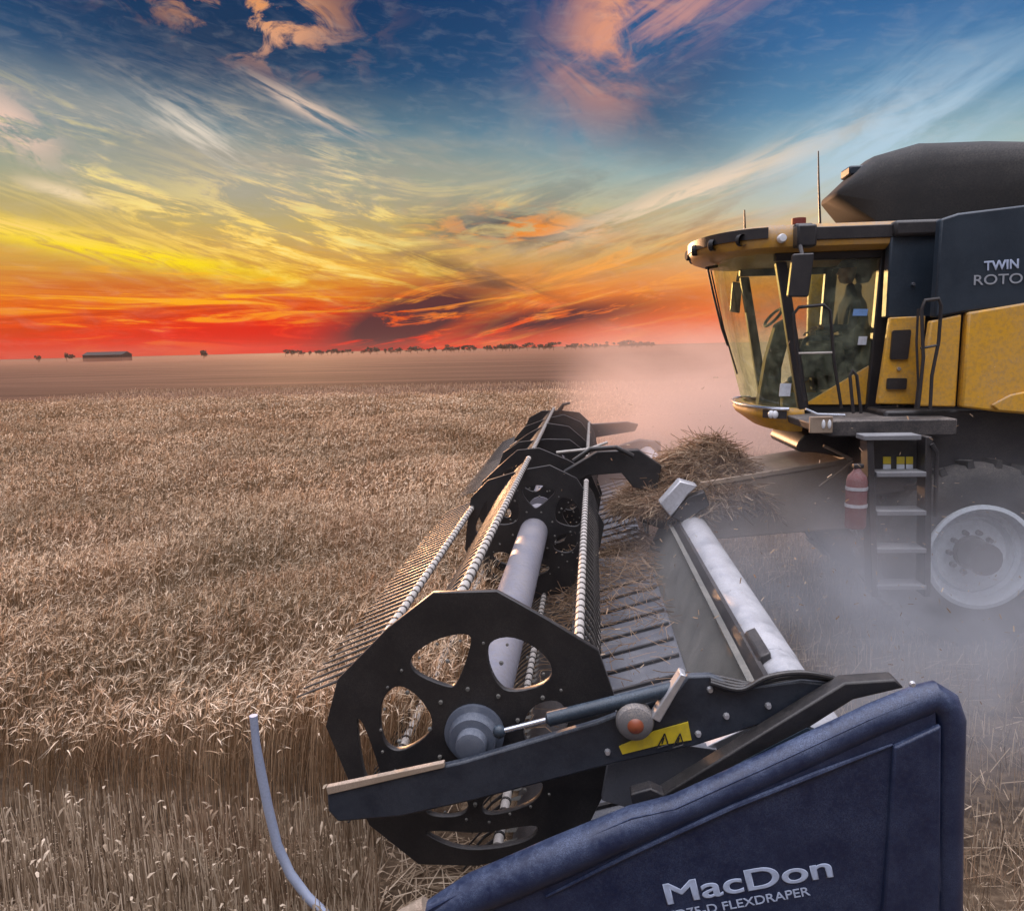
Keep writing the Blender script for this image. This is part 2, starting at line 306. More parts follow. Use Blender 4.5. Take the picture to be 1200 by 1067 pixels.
# ------------------------------------------------------------------ mesh helpers
class MB:
    def __init__(s): s.v = []; s.f = []; s.mi = []
    def add(s, vs, fs, mi=0):
        n = len(s.v); s.v += [tuple(p) for p in vs]; s.f += [tuple(i+n for i in f) for f in fs]; s.mi += [mi]*len(fs)
        return s
    def box(s, x0, x1, y0, y1, z0, z1, mi=0):
        vs = [(x, y, z) for z in (z0, z1) for y in (y0, y1) for x in (x0, x1)]
        return s.add(vs, [(0, 2, 3, 1), (4, 5, 7, 6), (0, 1, 5, 4), (2, 6, 7, 3), (0, 4, 6, 2), (1, 3, 7, 5)], mi)
    def prism(s, pts, y0, y1, mi=0):
        """closed outline in X-Z drawn out from y0 to y1"""
        if sum(pts[i][0]*pts[(i+1) % len(pts)][1]-pts[(i+1) % len(pts)][0]*pts[i][1] for i in range(len(pts))) < 0: pts = pts[::-1]
        n = len(pts); vs = [(x, y0, z) for x, z in pts]+[(x, y1, z) for x, z in pts]
        fs = [tuple(range(n)), tuple(range(2*n-1, n-1, -1))]+[((i+1) % n, i, i+n, (i+1) % n+n) for i in range(n)]
        return s.add(vs, fs, mi)
    def loft(s, rings, closed=True, caps=True, mi=0):
        n = len(rings[0]); vs = [p for r_ in rings for p in r_]; fs = []
        for k in range(len(rings)-1):
            for i in range(n if closed else n-1):
                j = (i+1) % n; fs.append((k*n+i, k*n+j, (k+1)*n+j, (k+1)*n+i))
        if caps: fs += [tuple(range(n-1, -1, -1)), tuple(range((len(rings)-1)*n, len(rings)*n))]
        return s.add(vs, fs, mi)
    def tube(s, path, r, n=10, caps=True, mi=0):
        path = [Vector(p) for p in path]; rs = r if isinstance(r, (list, tuple)) else [r]*len(path); rings = []; u = None
        for i, p in enumerate(path):
            a = path[max(i-1, 0)]; b = path[min(i+1, len(path)-1)]; t = (b-a).normalized()
            if u is None: u = t.cross(Vector((0, 0, 1)) if abs(t.z) < .9 else Vector((1, 0, 0))).normalized()
            u = (u - t*u.dot(t)).normalized(); v = t.cross(u)
            rings.append([p+(u*math.cos(2*math.pi*k/n)+v*math.sin(2*math.pi*k/n))*rs[i] for k in range(n)])
        return s.loft(rings, True, caps, mi)
    def lathe(s, prof, c, n=48, mi=0, closed=False):
        """profile of (radius, y) turned about the Y axis through c"""
        rings = [[(c[0]+r*math.cos(2*math.pi*k/n), c[1]+y, c[2]+r*math.sin(2*math.pi*k/n)) for k in range(n)] for r, y in prof]
        if closed: rings.append(rings[0])
        return s.loft(rings, True, False, mi)
    def ball(s, c, rx, ry, rz, n=12, m=8, mi=0):
        rings = []
        for j in range(m+1):
            ph = -math.pi/2+math.pi*(j+.001)/(m+.002)
            rings.append([(c[0]+rx*math.cos(ph)*math.cos(2*math.pi*k/n), c[1]+ry*math.cos(ph)*math.sin(2*math.pi*k/n), c[2]+rz*math.sin(ph)) for k in range(n)])
        return s.loft(rings, True, True, mi)
    def build(s, name, mats, parent=None, bev=0, smooth=35, seg=2):
        me = bpy.data.meshes.new(name); me.from_pydata(s.v, [], s.f); me.update()
        for m in (mats if isinstance(mats, (list, tuple)) else [mats]): me.materials.append(MT[m] if isinstance(m, str) else m)
        me.polygons.foreach_set('material_index', s.mi)
        b = bmesh.new(); b.from_mesh(me); bmesh.ops.recalc_face_normals(b, faces=b.faces); b.to_mesh(me); b.free()
        me.shade_smooth(); me.set_sharp_from_angle(angle=R(smooth))
        o = bpy.data.objects.new(name, me); COL.objects.link(o)
        if parent is not None: child(o, parent)
        if bev:
            md = o.modifiers.new('bevel', 'BEVEL'); md.width = bev; md.segments = seg; md.limit_method = 'ANGLE'; md.angle_limit = R(40); md.harden_normals = False
        return o
def child(o, parent):
    o.parent = parent
    bpy_m = parent.matrix_basis if parent.parent is None else parent.parent.matrix_basis @ parent.matrix_parent_inverse @ parent.matrix_basis
    o.matrix_parent_inverse = bpy_m.inverted()
def tag(o, label=None, cat=None, group=None, kind=None):
    if label: o['label'] = label
    if cat: o['category'] = cat
    if group: o['group'] = group
    if kind: o['kind'] = kind
    return o
def empty(name, loc, label, cat, group=None):
    o = bpy.data.objects.new(name, None); COL.objects.link(o); o.location = loc; o.empty_display_size = .2
    return tag(o, label, cat, group)
def plate(name, outline, holes, y0, y1, m, parent=None, bev=.004):
    """sheet with holes, outline in X-Z, thickness y0..y1"""
    cu = bpy.data.curves.new(name, 'CURVE'); cu.dimensions = '2D'; cu.fill_mode = 'BOTH'; cu.extrude = abs(y1-y0)/2-bev; cu.bevel_depth = bev; cu.bevel_resolution = 1
    for pts in [outline]+holes:
        sp = cu.splines.new('POLY'); sp.points.add(len(pts)-1); sp.use_cyclic_u = True
        for q, (x, z) in zip(sp.points, pts): q.co = (x, z, 0, 1)
    tmp = bpy.data.objects.new(name+'_tmp', cu); COL.objects.link(tmp)
    bpy.context.view_layer.update()
    me = bpy.data.meshes.new_from_object(tmp.evaluated_get(bpy.context.evaluated_depsgraph_get()))
    bpy.data.objects.remove(tmp); bpy.data.curves.remove(cu)
    me.transform(Matrix.Translation((0, (y0+y1)/2, 0)) @ Matrix.Rotation(R(90), 4, 'X'))
    me.materials.clear(); me.materials.append(MT[m]); me.name = name
    o = bpy.data.objects.new(name, me); COL.objects.link(o)
    if parent is not None: child(o, parent)
    return o
def rrect(pts, f=.22):
    q = []
    for i in range(len(pts)):
        a, b, c = pts[i-1], pts[i], pts[(i+1) % len(pts)]
        q += [(b[0]+(a[0]-b[0])*f, b[1]+(a[1]-b[1])*f), b, (b[0]+(c[0]-b[0])*f, b[1]+(c[1]-b[1])*f)]
    return smooth_loop(q, 2)
def smooth_loop(pts, it=2):
    for _ in range(it):
        q = []
        for i in range(len(pts)):
            a, b = pts[i], pts[(i+1) % len(pts)]
            q += [(a[0]*.75+b[0]*.25, a[1]*.75+b[1]*.25), (a[0]*.25+b[0]*.75, a[1]*.25+b[1]*.75)]
        pts = q
    return pts
def ribbons(name, quads_v, tint, m, parent=None):
    """big cloud of 4-corner faces: quads_v (n,4,3), tint (n,)"""
    n = len(quads_v); me = bpy.data.meshes.new(name)
    me.vertices.add(n*4); me.vertices.foreach_set('co', np.ascontiguousarray(quads_v, dtype=np.float32).ravel())
    me.loops.add(n*4); me.loops.foreach_set('vertex_index', np.arange(n*4, dtype=np.int32))
    me.polygons.add(n); me.polygons.foreach_set('loop_start', np.arange(0, n*4, 4, dtype=np.int32))
    at_ = me.attributes.new('tint', 'FLOAT', 'FACE'); at_.data.foreach_set('value', np.asarray(tint, dtype=np.float32))
    me.materials.append(MT[m]); me.update(calc_edges=True); me.validate()
    o = bpy.data.objects.new(name, me); COL.objects.link(o)
    if parent is not None: child(o, parent)
    return o
def strip(P, wdt, side):
    """P (n,k,3) centre lines, wdt (n,k) half widths, side (n,3) -> (n*(k-1),4,3)"""
    L = P - side[:, None, :]*wdt[:, :, None]; Rr = P + side[:, None, :]*wdt[:, :, None]
    q = np.stack([L[:, :-1], Rr[:, :-1], Rr[:, 1:], L[:, 1:]], axis=2)
    return q.reshape(-1, 4, 3)

# ================================================================== THE SETTING
# one ground sheet to the horizon
m, t, o = mat('field_soil')
g = t.N.new('ShaderNodeNewGeometry'); P = g.outputs['Position']
na = t.noise(t.vm('MULTIPLY', P, (.6, 3.2, 1)), 1.0, 6, .65); nb = t.noise(P, 14, 5, .6); nc = t.noise(P, .05, 4, .6)
ck = t.mix(t.ss(na, .35, .68), (.045, .030, .020, 1), (.13, .090, .060, 1))
ck = t.mix(t.mul(t.ss(nb, .45, .7), .5), ck, (.22, .16, .105, 1))
ck = t.mix(t.mul(t.ss(nc, .4, .65), .35), ck, (.12, .085, .06, 1))
px_, py_, pz_ = t.sep(P)
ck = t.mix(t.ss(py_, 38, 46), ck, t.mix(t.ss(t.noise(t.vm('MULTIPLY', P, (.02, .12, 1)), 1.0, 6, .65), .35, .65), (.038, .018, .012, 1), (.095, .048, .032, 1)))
b = pbsdf(t, ck, .95, 0, .1, bump(t, t.add(nb, na), .6, .05)); t.L.new(b.outputs[0], o.inputs[0])
mb = MB(); mb.add([(-6000, -60, 0), (6000, -60, 0), (6000, 9000, 0), (-6000, 9000, 0)], [(0, 1, 2, 3)])
tag(mb.build('field_ground', m), kind='structure')

CROP_Y0, CROP_Y1, REEL_END = 4.50, 41.0, 14.9
CUT_X = -.95
def edge_noise(x): return .05*np.sin(x*3.1)+.04*np.sin(x*7.7+1)
def wheat():
    qs, ts = [], []
    #        y0    y1    per m2  width  head length segs
    for y0, y1, dens, wd, lod in ((CROP_Y0, 7.5, 660, .0038, 0), (7.5, 12, 450, .0042, 0), (12, 18, 190, .0065, 1), (18, 27, 110, .010, 1), (27, CROP_Y1, 62, .015, 2)):
        xa, xb = -.90*y1-2.0, (.50*y1+1 if y1 > REEL_END else CUT_X)
        n = int((xb-xa)*(y1-y0)*dens)
        x = RNG.uniform(xa, xb, n); y = RNG.uniform(y0, y1, n)
        if y0 < 12: y = CROP_Y0 + np.round((y-CROP_Y0)/.17)*.17 + RNG.normal(0, .035, n)
        keep = (x > -.88*y-1.8) & (x < .46*y+1.5) & ((x < CUT_X+edge_noise(y*2)) | (y > REEL_END+edge_noise(x))) & (y > CROP_Y0-.06+edge_noise(x)) & (y < CROP_Y1+RNG.normal(0, .3, n))
        x, y = x[keep], y[keep]; n = len(x)
        patch = .5+.5*np.sin(x*.55+1.3*np.sin(y*.31))*np.sin(y*.42+.8*np.sin(x*.37))
        h = RNG.normal(.69, .075, n)+.07*patch+.05*np.sin(x*1.7+y*.9)
        az = RNG.uniform(0, 2*np.pi, n); lean = np.abs(RNG.normal(0, .07, n))+.02
        wind = np.array([.10, -.05])
        lodge = np.clip(np.sin(x*.9+2*np.sin(y*.5))*np.sin(y*1.1+1.5*np.sin(x*.6))-.35, 0, 1); h = h*(1-.22*lodge)
        lx = np.cos(az)*lean+(wind[0]+.45*lodge)*h; ly = np.sin(az)*lean+wind[1]*h
        k = (4, 3, 2)[lod]; s = np.linspace(0, 1, k)
        Pth = np.stack([x[:, None]+lx[:, None]*s**2, y[:, None]+ly[:, None]*s**2, h[:, None]*s[None]*np.ones((n, 1))], 2)
        sa = RNG.uniform(-.9, .9, n); side = np.stack([np.cos(sa), np.sin(sa), 0*sa], 1)
        tint = np.clip(RNG.normal(.40, .16, n)+.10*(patch-.5), 0, 1)
        qs.append(strip(Pth, np.full((n, k), wd*.5), side)); ts.append(np.repeat(tint, k-1))
        far_shade = .16*np.clip((y-15)/14, 0, 1)   # shade of the distant crop, painted into the tint of the far ears
        # nodding ear
        tip = Pth[:, -1]; nod = RNG.uniform(.15, 1.5, n); hl = RNG.normal(.085, .015, n)*(1, 1.25, 1.5)[lod]
        hd = np.stack([np.cos(az)*np.sin(nod)+.25, np.sin(az)*np.sin(nod)-.1, np.cos(nod)], 1)
        ss_ = np.linspace(0, 1, 4 if lod < 2 else 3)
        droop = np.stack([0*ss_, 0*ss_, -.38*ss_**2], 1)
        HP = tip[:, None]+(hd[:, None]*ss_[None, :, None]+droop[None])*hl[:, None, None]
        wprof = np.array([.5, 1.25, 1.05, .15]) if lod < 2 else np.array([.7, 1.2, .3])
        hw = np.outer(np.full(n, wd*(1.0, 1.15, 1.3)[lod]), wprof)
        tint2 = np.clip(RNG.normal(.84, .20, n)+.20*(patch-.5)-far_shade, 0, 1)
        for rr in ((0, 1) if lod < 2 else (0,)):
            a2 = sa+rr*np.pi/2; sd2 = np.stack([np.cos(a2), np.sin(a2), 0*sa], 1)
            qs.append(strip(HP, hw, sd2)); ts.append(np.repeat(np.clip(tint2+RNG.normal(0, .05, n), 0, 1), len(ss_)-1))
        # awns and a dry leaf
        if lod < 2:
            for _ in range(2 if lod == 0 else 1):
                aw = HP[:, -1]; d = hd+RNG.normal(0, .35, (n, 3)); d[:, 2] += .1
                AP = np.stack([HP[:, 1], aw*.5+HP[:, 1]*.5+d*.02, aw+d*.05], 1)
                qs.append(strip(AP, np.outer(np.full(n, wd*.28), [1, .8, .2]), side)); ts.append(np.repeat(np.clip(tint2+.15, 0, 1), 2))
            x0_, y0_, lx0, ly0, h0, tint0 = x, y, lx, ly, h, tint; kk = RNG.random(n) < .22; x, y, lx, ly, h, tint = x[kk], y[kk], lx[kk], ly[kk], h[kk], tint[kk]; n = len(x); lf = RNG.uniform(.25, .8, n); a3 = RNG.uniform(0, 2*np.pi, n); B = np.stack([x+lx*lf**2, y+ly*lf**2, h*lf], 1)
            ld = np.stack([np.cos(a3), np.sin(a3), 0*a3], 1); ll = RNG.uniform(.08, .22, n)
            LP = np.stack([B, B+ld*ll[:, None]*.6+np.array([0, 0, .07]), B+ld*ll[:, None]+np.array([0, 0, -.04])], 1)
            sd3 = np.stack([-np.sin(a3), np.cos(a3), 0*a3], 1)
            qs.append(strip(LP, np.outer(np.full(n, wd*.75), [.6, 1, .1]), sd3)); ts.append(np.repeat(np.clip(tint-.05, 0, 1), 2))
    return np.concatenate(qs), np.concatenate(ts)
q, ts_ = wheat()
print('wheat faces', len(q))
tag(ribbons('standing_wheat', q, ts_, 'wheat'), 'ripe standing wheat crop ahead of the cutting header', 'wheat', kind='stuff')

def stubble():
    qs, ts = [], []
    def patch_(xa, xb, ya, yb, dens, rows, hm, wd, heads):
        n = int((xb-xa)*(yb-ya)*dens); x = RNG.uniform(xa, xb, n); y = RNG.uniform(ya, yb, n)
        y = np.round(y/rows)*rows+(-.20 if rows == .44 else .02)+RNG.normal(0, .040, n)
        ok = ~((y > 3.15) & (x > -1.0-(y-3.15)*.2) & (x < 1.75) & (y < 4.6)); x, y = x[ok], y[ok]; n = len(x)
        h = np.clip(RNG.normal(hm, hm*.22, n), .05, 1); az = RNG.uniform(0, 2*np.pi, n); ln = np.abs(RNG.normal(0, .05, n))
        s = np.linspace(0, 1, 3)
        Pt = np.stack([x[:, None]+(np.cos(az)*ln)[:, None]*s, y[:, None]+(np.sin(az)*ln)[:, None]*s, h[:, None]*s], 2)
        sa = RNG.uniform(-.9, .9, n); side = np.stack([np.cos(sa), np.sin(sa), 0*sa], 1)
        tint = np.clip(RNG.normal(.52, .27, n), 0, 1); qs.append(strip(Pt, np.full((n, 3), wd*.5), side)); ts.append(np.repeat(tint, 2))
        k = RNG.random(n) < heads; nn = k.sum(); d = np.stack([np.cos(az[k])*.6, np.sin(az[k])*.6, RNG.uniform(-.7, .5, nn)], 1)*.8
        tip = Pt[k, -1]; HP = np.stack([tip, tip+d*.04, tip+d*.085+np.array([0, 0, -.02])], 1)
        qs.append(strip(HP, np.outer(np.full(nn, wd*1.5), [.7, 1.2, .2]), side[k])); ts.append(np.repeat(np.clip(tint[k]+.25, 0, 1), 2))
        # loose chopped straw on the ground
        nl = int(n*.35); x = RNG.uniform(xa, xb, nl); y = RNG.uniform(ya, yb, nl); a = RNG.uniform(0, np.pi, nl); l = RNG.uniform(.04, .16, nl)
        z = RNG.uniform(.01, .06, nl); dv = np.stack([np.cos(a)*l, np.sin(a)*l, RNG.normal(0, .02, nl)], 1); c = np.stack([x, y, z], 1)
        sd_ = np.stack([-np.sin(a), np.cos(a), 0*a+.3], 1)
        qs.append(strip(np.stack([c-dv, c+dv], 1), np.full((nl, 2), wd*.6), sd_)); ts.append(np.clip(RNG.normal(.6, .2, nl), 0, 1))
    patch_(-6.0, 1.0, 2.4, CROP_Y0-.06, 1250, .44, .33, .0054, .10)
    patch_(1.0, 4.6, 2.2, 4.6, 420, .3, .16, .004, .05)
    patch_(1.35, 8.5, 4.4, 14.5, 170, .3, .15, .006, .02)
    patch_(-.9, 1.35, 4.5, 14.5, 60, .3, .14, .005, .02)
    patch_(-40, 26, CROP_Y1+.5, 66, 9, .6, .20, .02, 0)
    return np.concatenate(qs), np.concatenate(ts)
q, ts_ = stubble()
tag(ribbons('stubble', q, ts_, 'stubble'), 'short cut wheat stubble with scattered straw behind the header', 'stubble', kind='stuff')

# far barn
p = at(125, 421, 520.0)
bn = empty('barn', (p.x, 520, 0), 'long low dark shed on the far horizon', 'barn')
def wx(u, Y): return at(u, 418, Y).x
x0, x1 = wx(102, 520), wx(148, 520)
MB().box(x0, x1, 515, 527, 0, 4.4).build('wall', 'barn', bn)
MB().add([(x0-.4, 514.4, 4.35), (x1+.4, 514.4, 4.35), (x1+.4, 527.6, 4.35), (x0-.4, 527.6, 4.35), (x0-.4, 521, 6.6), (x1+.4, 521, 6.6)], [(0, 1, 5, 4), (2, 3, 4, 5), (0, 4, 3), (1, 2, 5), (0, 3, 2, 1)]).build('roof', 'barn', bn, smooth=10)

# horizon trees, each a trunk and a ragged crown of leaf clumps
def make_tree(x, y, h, wd, label, group, seed):
    rg = np.random.default_rng(seed)
    tr = empty('tree', (x, y, 0), label, 'tree', group)
    tk = MB().tube([(x, y, 0), (x+.05*h*rg.normal(), y, h*.35), (x+.08*h*rg.normal(), y, h*.7)], [.04*h, .03*h, .012*h], 6)
    for _ in range(3):
        a = rg.uniform(0, 6.28); tk.tube([(x, y, h*.3), (x+math.cos(a)*wd*.3, y+math.sin(a)*wd*.3, h*.65)], [.02*h, .008*h], 5)
    tk.build('trunk', 'tree', tr)
    n = 260; nl = 7
    cc = np.stack([rg.normal(0, .24, nl)*wd, rg.normal(0, .24, nl)*wd, rg.uniform(.35, .85, nl)*h], 1); rr = rg.uniform(.14, .26, nl)
    k = rg.integers(0, nl, n); d = rg.normal(0, 1, (n, 3)); d /= np.linalg.norm(d, axis=1)[:, None]
    c = cc[k]+d*rr[k][:, None]*np.array([wd, wd, h*.75])*rg.uniform(.4, 1.0, n)[:, None]
    c[:, 2] = np.clip(c[:, 2], .1*h, h); c += np.array([x, y, 0])
    a = rg.normal(0, 1, (n, 3)); a /= np.linalg.norm(a, axis=1)[:, None]; b_ = np.cross(a, rg.normal(0, 1, (n, 3))); b_ /= np.linalg.norm(b_, axis=1)[:, None]
    sz = rg.uniform(.05, .11, n)[:, None]*h
    Q = np.stack([c-a*sz-b_*sz*.6, c+a*sz-b_*sz*.6, c+a*sz*.8+b_*sz*.6, c-a*sz*.8+b_*sz*.6], 1)
    ribbons('crown', Q, rg.random(n), 'tree', tr)
u = 335.0; i = 0
rt_ = random.Random(3)
while u < 780:
    Y = 640+rt_.uniform(-25, 25); hp = rt_.choice([3.2, 4, 5, 6, 7.5]); gap = rt_.uniform(3, 8) if rt_.random() < .86 else rt_.uniform(10, 18)
    if u < 420: hp *= .7
    hp *= .72
    make_tree(wx(u, Y), Y, 3.1+hp*Y/F, hp*rt_.uniform(2.0, 4.2)*Y/F, 'small dark tree in the broken row along the horizon', 'trees along the horizon', 100+i)
    u += gap; i += 1
for u, hp, lb in ((45, 5, 'lone dark bush on the horizon at the far left'), (78, 6, 'dark bush on the horizon just left of the shed'), (239, 7, 'lone dark tree on the horizon between shed and sunset glow')):
    make_tree(wx(u, 560), 560, 3.1+hp*560/F, hp*1.7*560/F, lb, None, int(u))

# ================================================================== THE HEADER
YD = 3.96                                                     # plane of the nearest reel disc
YE = 14.4                                                     # far end
hdr = empty('grain_header', (0.3, 9.2, 0), 'wide black draper header with a long tined reel and a blue-black end shield', 'header')
HC = at(557, 855, YD); RX, RZ = HC.x, HC.z
print('reel centre', HC)
far = at(655, 523, YE)
def RXf(y): return RX+(far.x-RX)*(y-YD)/(YE-YD)
def RZf(y): return RZ+(far.z-RZ)*(y-YD)/(YE-YD)
print('far reel', far)
def z4(x, y): return (350+x/2.965, 660+y/2.965)
def rel(pts): return [(xz(*z4(*p_), YD)[0], xz(*z4(*p_), YD)[1]) for p_ in pts]
outl = rel([(470, 100), (690, 95), (860, 190), (1040, 300), (1095, 460), (1105, 620), (1060, 790), (1010, 890), (870, 990), (620, 1040), (420, 1035), (250, 900), (180, 750), (100, 560), (140, 400), (310, 225)])
def grow(pts, k=1.13):
    cx_, cz_ = sum(p_[0] for p_ in pts)/len(pts), sum(p_[1] for p_ in pts)/len(pts)
    return [(cx_+(x_-cx_)*k, cz_+(z_-cz_)*k) for x_, z_ in pts]
holes = [grow(smooth_loop(rel(h_))) for h_ in (
    [(392, 325), (480, 262), (590, 243), (592, 290), (548, 410), (520, 417), (415, 375)],
    [(672, 268), (760, 256), (868, 330), (866, 405), (735, 438), (690, 400), (664, 330)],
    [(298, 470), (345, 424), (405, 452), (460, 528), (450, 584), (358, 640), (305, 615), (290, 540)],
    [(785, 540), (828, 484), (905, 472), (938, 540), (905, 606), (796, 622)],
    [(645, 818), (700, 784), (838, 744), (838, 796), (785, 838), (655, 868)],
    [(440, 840), (500, 800), (570, 800), (590, 840), (560, 870), (470, 870)],
    [(205, 535), (232, 560), (266, 655), (292, 742), (240, 752), (216, 660)],
    [(445, 925), (520, 920), (640, 930), (740, 910), (822, 902), (795, 952), (680, 980), (560, 982)])]
def reel_disc(Y, ang=0, first=None):
    if first is None:
        o_ = plate('reel_disc', outl, holes, YD-.02, YD+.02, 'reelblack')
        bb = MB()                                             # bolts and the turned lip, part of the same steel plate
        for k in range(26):
            a = 2*math.pi*k/26; r_ = .515+.012*(k % 3)
            bb.lathe([(0.001, -.03), (.006, -.03), (.009, -.02)], (RX+r_*math.cos(a), YD, RZ+r_*math.sin(a)), 8)
        for k in range(9):
            a = 2*math.pi*k/9+.3
            bb.lathe([(0.001, -.034), (.009, -.034), (.013, -.02)], (RX+.25*math.cos(a), YD, RZ+.25*math.sin(a)), 8)
            bb.lathe([(0.001, -.034), (.009, -.034), (.013, -.02)], (RX+.43*math.cos(a+.2), YD, RZ+.43*math.sin(a+.2)), 8)
        bo = bb.build('rivet', 'sheet'); bm = bmesh.new(); bm.from_mesh(o_.data); k0 = len(bm.faces); bm.from_mesh(bo.data)
        bm.faces.ensure_lookup_table()
        for f_ in bm.faces[k0:]: f_.material_index = 1
        bm.to_mesh(o_.data); bm.free(); o_.data.materials.append(MT['sheet']); bpy.data.objects.remove(bo); child(o_, hdr)
        return o_
    d = first.copy(); COL.objects.link(d)
    Mx = Matrix.Translation((RXf(Y), Y, RZf(Y))) @ Matrix.Rotation(ang, 4, 'Y') @ Matrix.Diagonal((.93, 1, .93, 1)) @ Matrix.Translation((-RX, -YD, -RZ))
    d.matrix_basis = Mx
    return d
disc0 = reel_disc(YD)
for Y, a in ((8.2, .5), (9.3, 1.2), (10.5, .7), (11.8, .2), (13.1, .45), (YE-.1, .8)): reel_disc(Y, a, disc0)
# shaft, hub
MB().tube([(RXf(YD), YD+.03, RZf(YD)), (RXf(8.9), 8.9, RZf(8.9))], .155, 28).build('reel_shaft', 'shaft', hdr)
MB().tube([(RXf(9.25), 9.25, RZf(9.25)), (RXf(YE), YE, RZf(YE))], .155, 28).build('reel_shaft', 'shaft', hdr)
hb = MB().lathe([(.165, -.022), (.165, -.05), (.135, -.06), (.125, -.13), (.085, -.135), (.08, -.20), (.05, -.21), (.001, -.21)], (RX, YD, RZ), 32)
hb.build('hub', 'hubgrey', hdr)
# bats with their tines: fingers hang down and forward
BR = .725
def bat(theta, own):
    a = R(theta); cb, sb_ = BR*math.cos(a), BR*math.sin(a)
    mbt = MB()
    for ya, yb in ((YD+.03, 8.75), (9.3, YE-.05)): mbt.tube([(RXf(ya)+cb, ya, RZf(ya)+sb_), (RXf(yb)+cb, yb, RZf(yb)+sb_)], .029, 12)
    root = mbt.build('reel_bat', 'bat', hdr)
    fa = R(180+38); dxn, dzn = math.cos(fa), math.sin(fa)     # finger direction
    if 0 < theta < 80: dxn, dzn = math.cos(R(-62)), math.sin(R(-62))
    fl = 1.0
    if 150 < theta < 170: dxn, dzn, fl = -.96, -.28, 1.42
    def finger(mm, y):
        bx, bz = RXf(y)+cb, RZf(y)+sb_
        mm.tube([(bx, y-.009, bz), (bx, y+.009, bz)], .034, 10)
        mm.tube([(bx+dxn*.02, y, bz+dzn*.02), (bx+dxn*.14*fl+.01, y-.012*fl, bz+dzn*.14*fl+(.012 if fl == 1 else -.012)), (bx+dxn*.27*fl, y-.03*fl, bz+dzn*.27*fl-.03)], [.011, .009, .005], 6)
    ys = [y for y in np.arange(YD+.12, YE-.1, .11) if not 8.7 < y < 9.35]
    for y in ys[:own]:
        mm = MB(); finger(mm, y); mm.build('tine', 'tine', root)
    rest = MB()
    for y in ys[own:]: finger(rest, y)
    if rest.v: tag(rest.build('tine_row', 'reelblack', root), kind='stuff')
for th, own in ((38, 34), (97, 10), (158, 64), (218, 0), (278, 0), (338, 0)): bat(th, own)

# near reel arm with its bracket plate, cylinder, lever, decal and lamp
YA = 3.70
arm = MB().prism([xz(u_, v_, YA) for u_, v_ in ((383, 927), (540, 893), (700, 846), (790, 812), (806, 792), (832, 791), (868, 806), (940, 797), (985, 803), (990, 815), (950, 838), (890, 850), (815, 874), (720, 895), (560, 937), (470, 957), (396, 963), (384, 950))], YA, YA+.05)
arm.build('reel_arm', 'armpaint', hdr, .012)
MB().prism([xz(u_, v_, YA-.01) for u_, v_ in ((382, 922), (520, 893), (521, 899), (384, 931))], YA-.012, YA+.022).build('arm_cap', 'feeder', hdr, .004)
pa, pb, pc, pd = at(585, 857, 3.66), at(640, 843, 3.66), at(790, 806, 3.66), at(990, 800, 3.66)
MB().tube([pa, pb], .013, 12).build('cylinder_rod', 'chrome', hdr)
MB().tube([pb, pb+(pc-pb)*.02, pc], [.020, .036, .036], 16).build('lift_cylinder', 'darkbody', hdr)
MB().ball(pa, .035, .03, .035).build('rod_eye', 'darkbody', hdr)
MB().prism([xz(u_, v_, 3.66) for u_, v_ in ((762, 835), (796, 783), (803, 786), (772, 840))], 3.60, 3.68).build('lever', 'steel', hdr, .006)
MB().prism([xz(u_, v_, 3.64) for u_, v_ in ((726, 880), (768, 862), (808, 851), (812, 872), (770, 879), (730, 889))], 3.685, 3.695).build('warning_decal', 'decal', hdr)
dk_ = MB()
for cu_ in (777, 795):
    c_ = [(cu_-7, 876), (cu_+6, 872), (cu_+2, 859)]
    for i_ in range(3):
        a_, b_ = at(*c_[i_], 3.68), at(*c_[(i_+1) % 3], 3.68); dk_.tube([a_, b_], .0035, 5)
    dk_.tube([at(cu_-1, 871, 3.68), at(cu_+1, 864, 3.68)], .004, 5)
dk_.build('warning_sign', 'black', hdr)
lc = at(744, 845, 3.62)
lm = MB().lathe([(.001, -.05), (.055, -.05), (.085, -.03), (.095, 0), (.09, .06), (.001, .06)], lc, 28).build('marker_lamp', 'amberless', hdr)
lm.rotation_euler = (0, 0, 0)
MB().lathe([(.001, -.068), (.025, -.064), (.04, -.05)], lc, 20).build('lens', 'amber', lm)
for k in range(4):
    dv = .9*k
    path = [at(832, 800-3*k, 3.66+.03*k), at(868, 808-3*k, 3.66+.03*k), at(900, 793+4*k, 3.66+.03*k), at(938, 788+4*k, 3.67+.03*k), at(975, 794+3*k, 3.69+.03*k), at(1000, 806+2*k, 3.74+.03*k)]
    pts = []
    for i_ in range(len(path)-1):
        p0, p1, p2, p3 = path[max(i_-1, 0)], path[i_], path[i_+1], path[min(i_+2, len(path)-1)]
        for s_ in np.linspace(0, 1, 6, endpoint=False): pts.append(.5*((2*p1)+(p2-p0)*s_+(2*p0-5*p1+4*p2-p3)*s_*s_+(3*p1-p0-3*p2+p3)*s_**3))
    MB().tube(pts, .014, 10).build('hydraulic_hose', 'rubber', hdr)
bl = MB()
for u_, v_ in ((851, 838), (900, 826), (959, 820), (818, 859), (712, 880), (832, 807)): bl.lathe([(.001, -.02), (.012, -.02), (.017, 0)], at(u_, v_, YA), 8)
bl.build('pivot_bolts', 'steel', hdr)

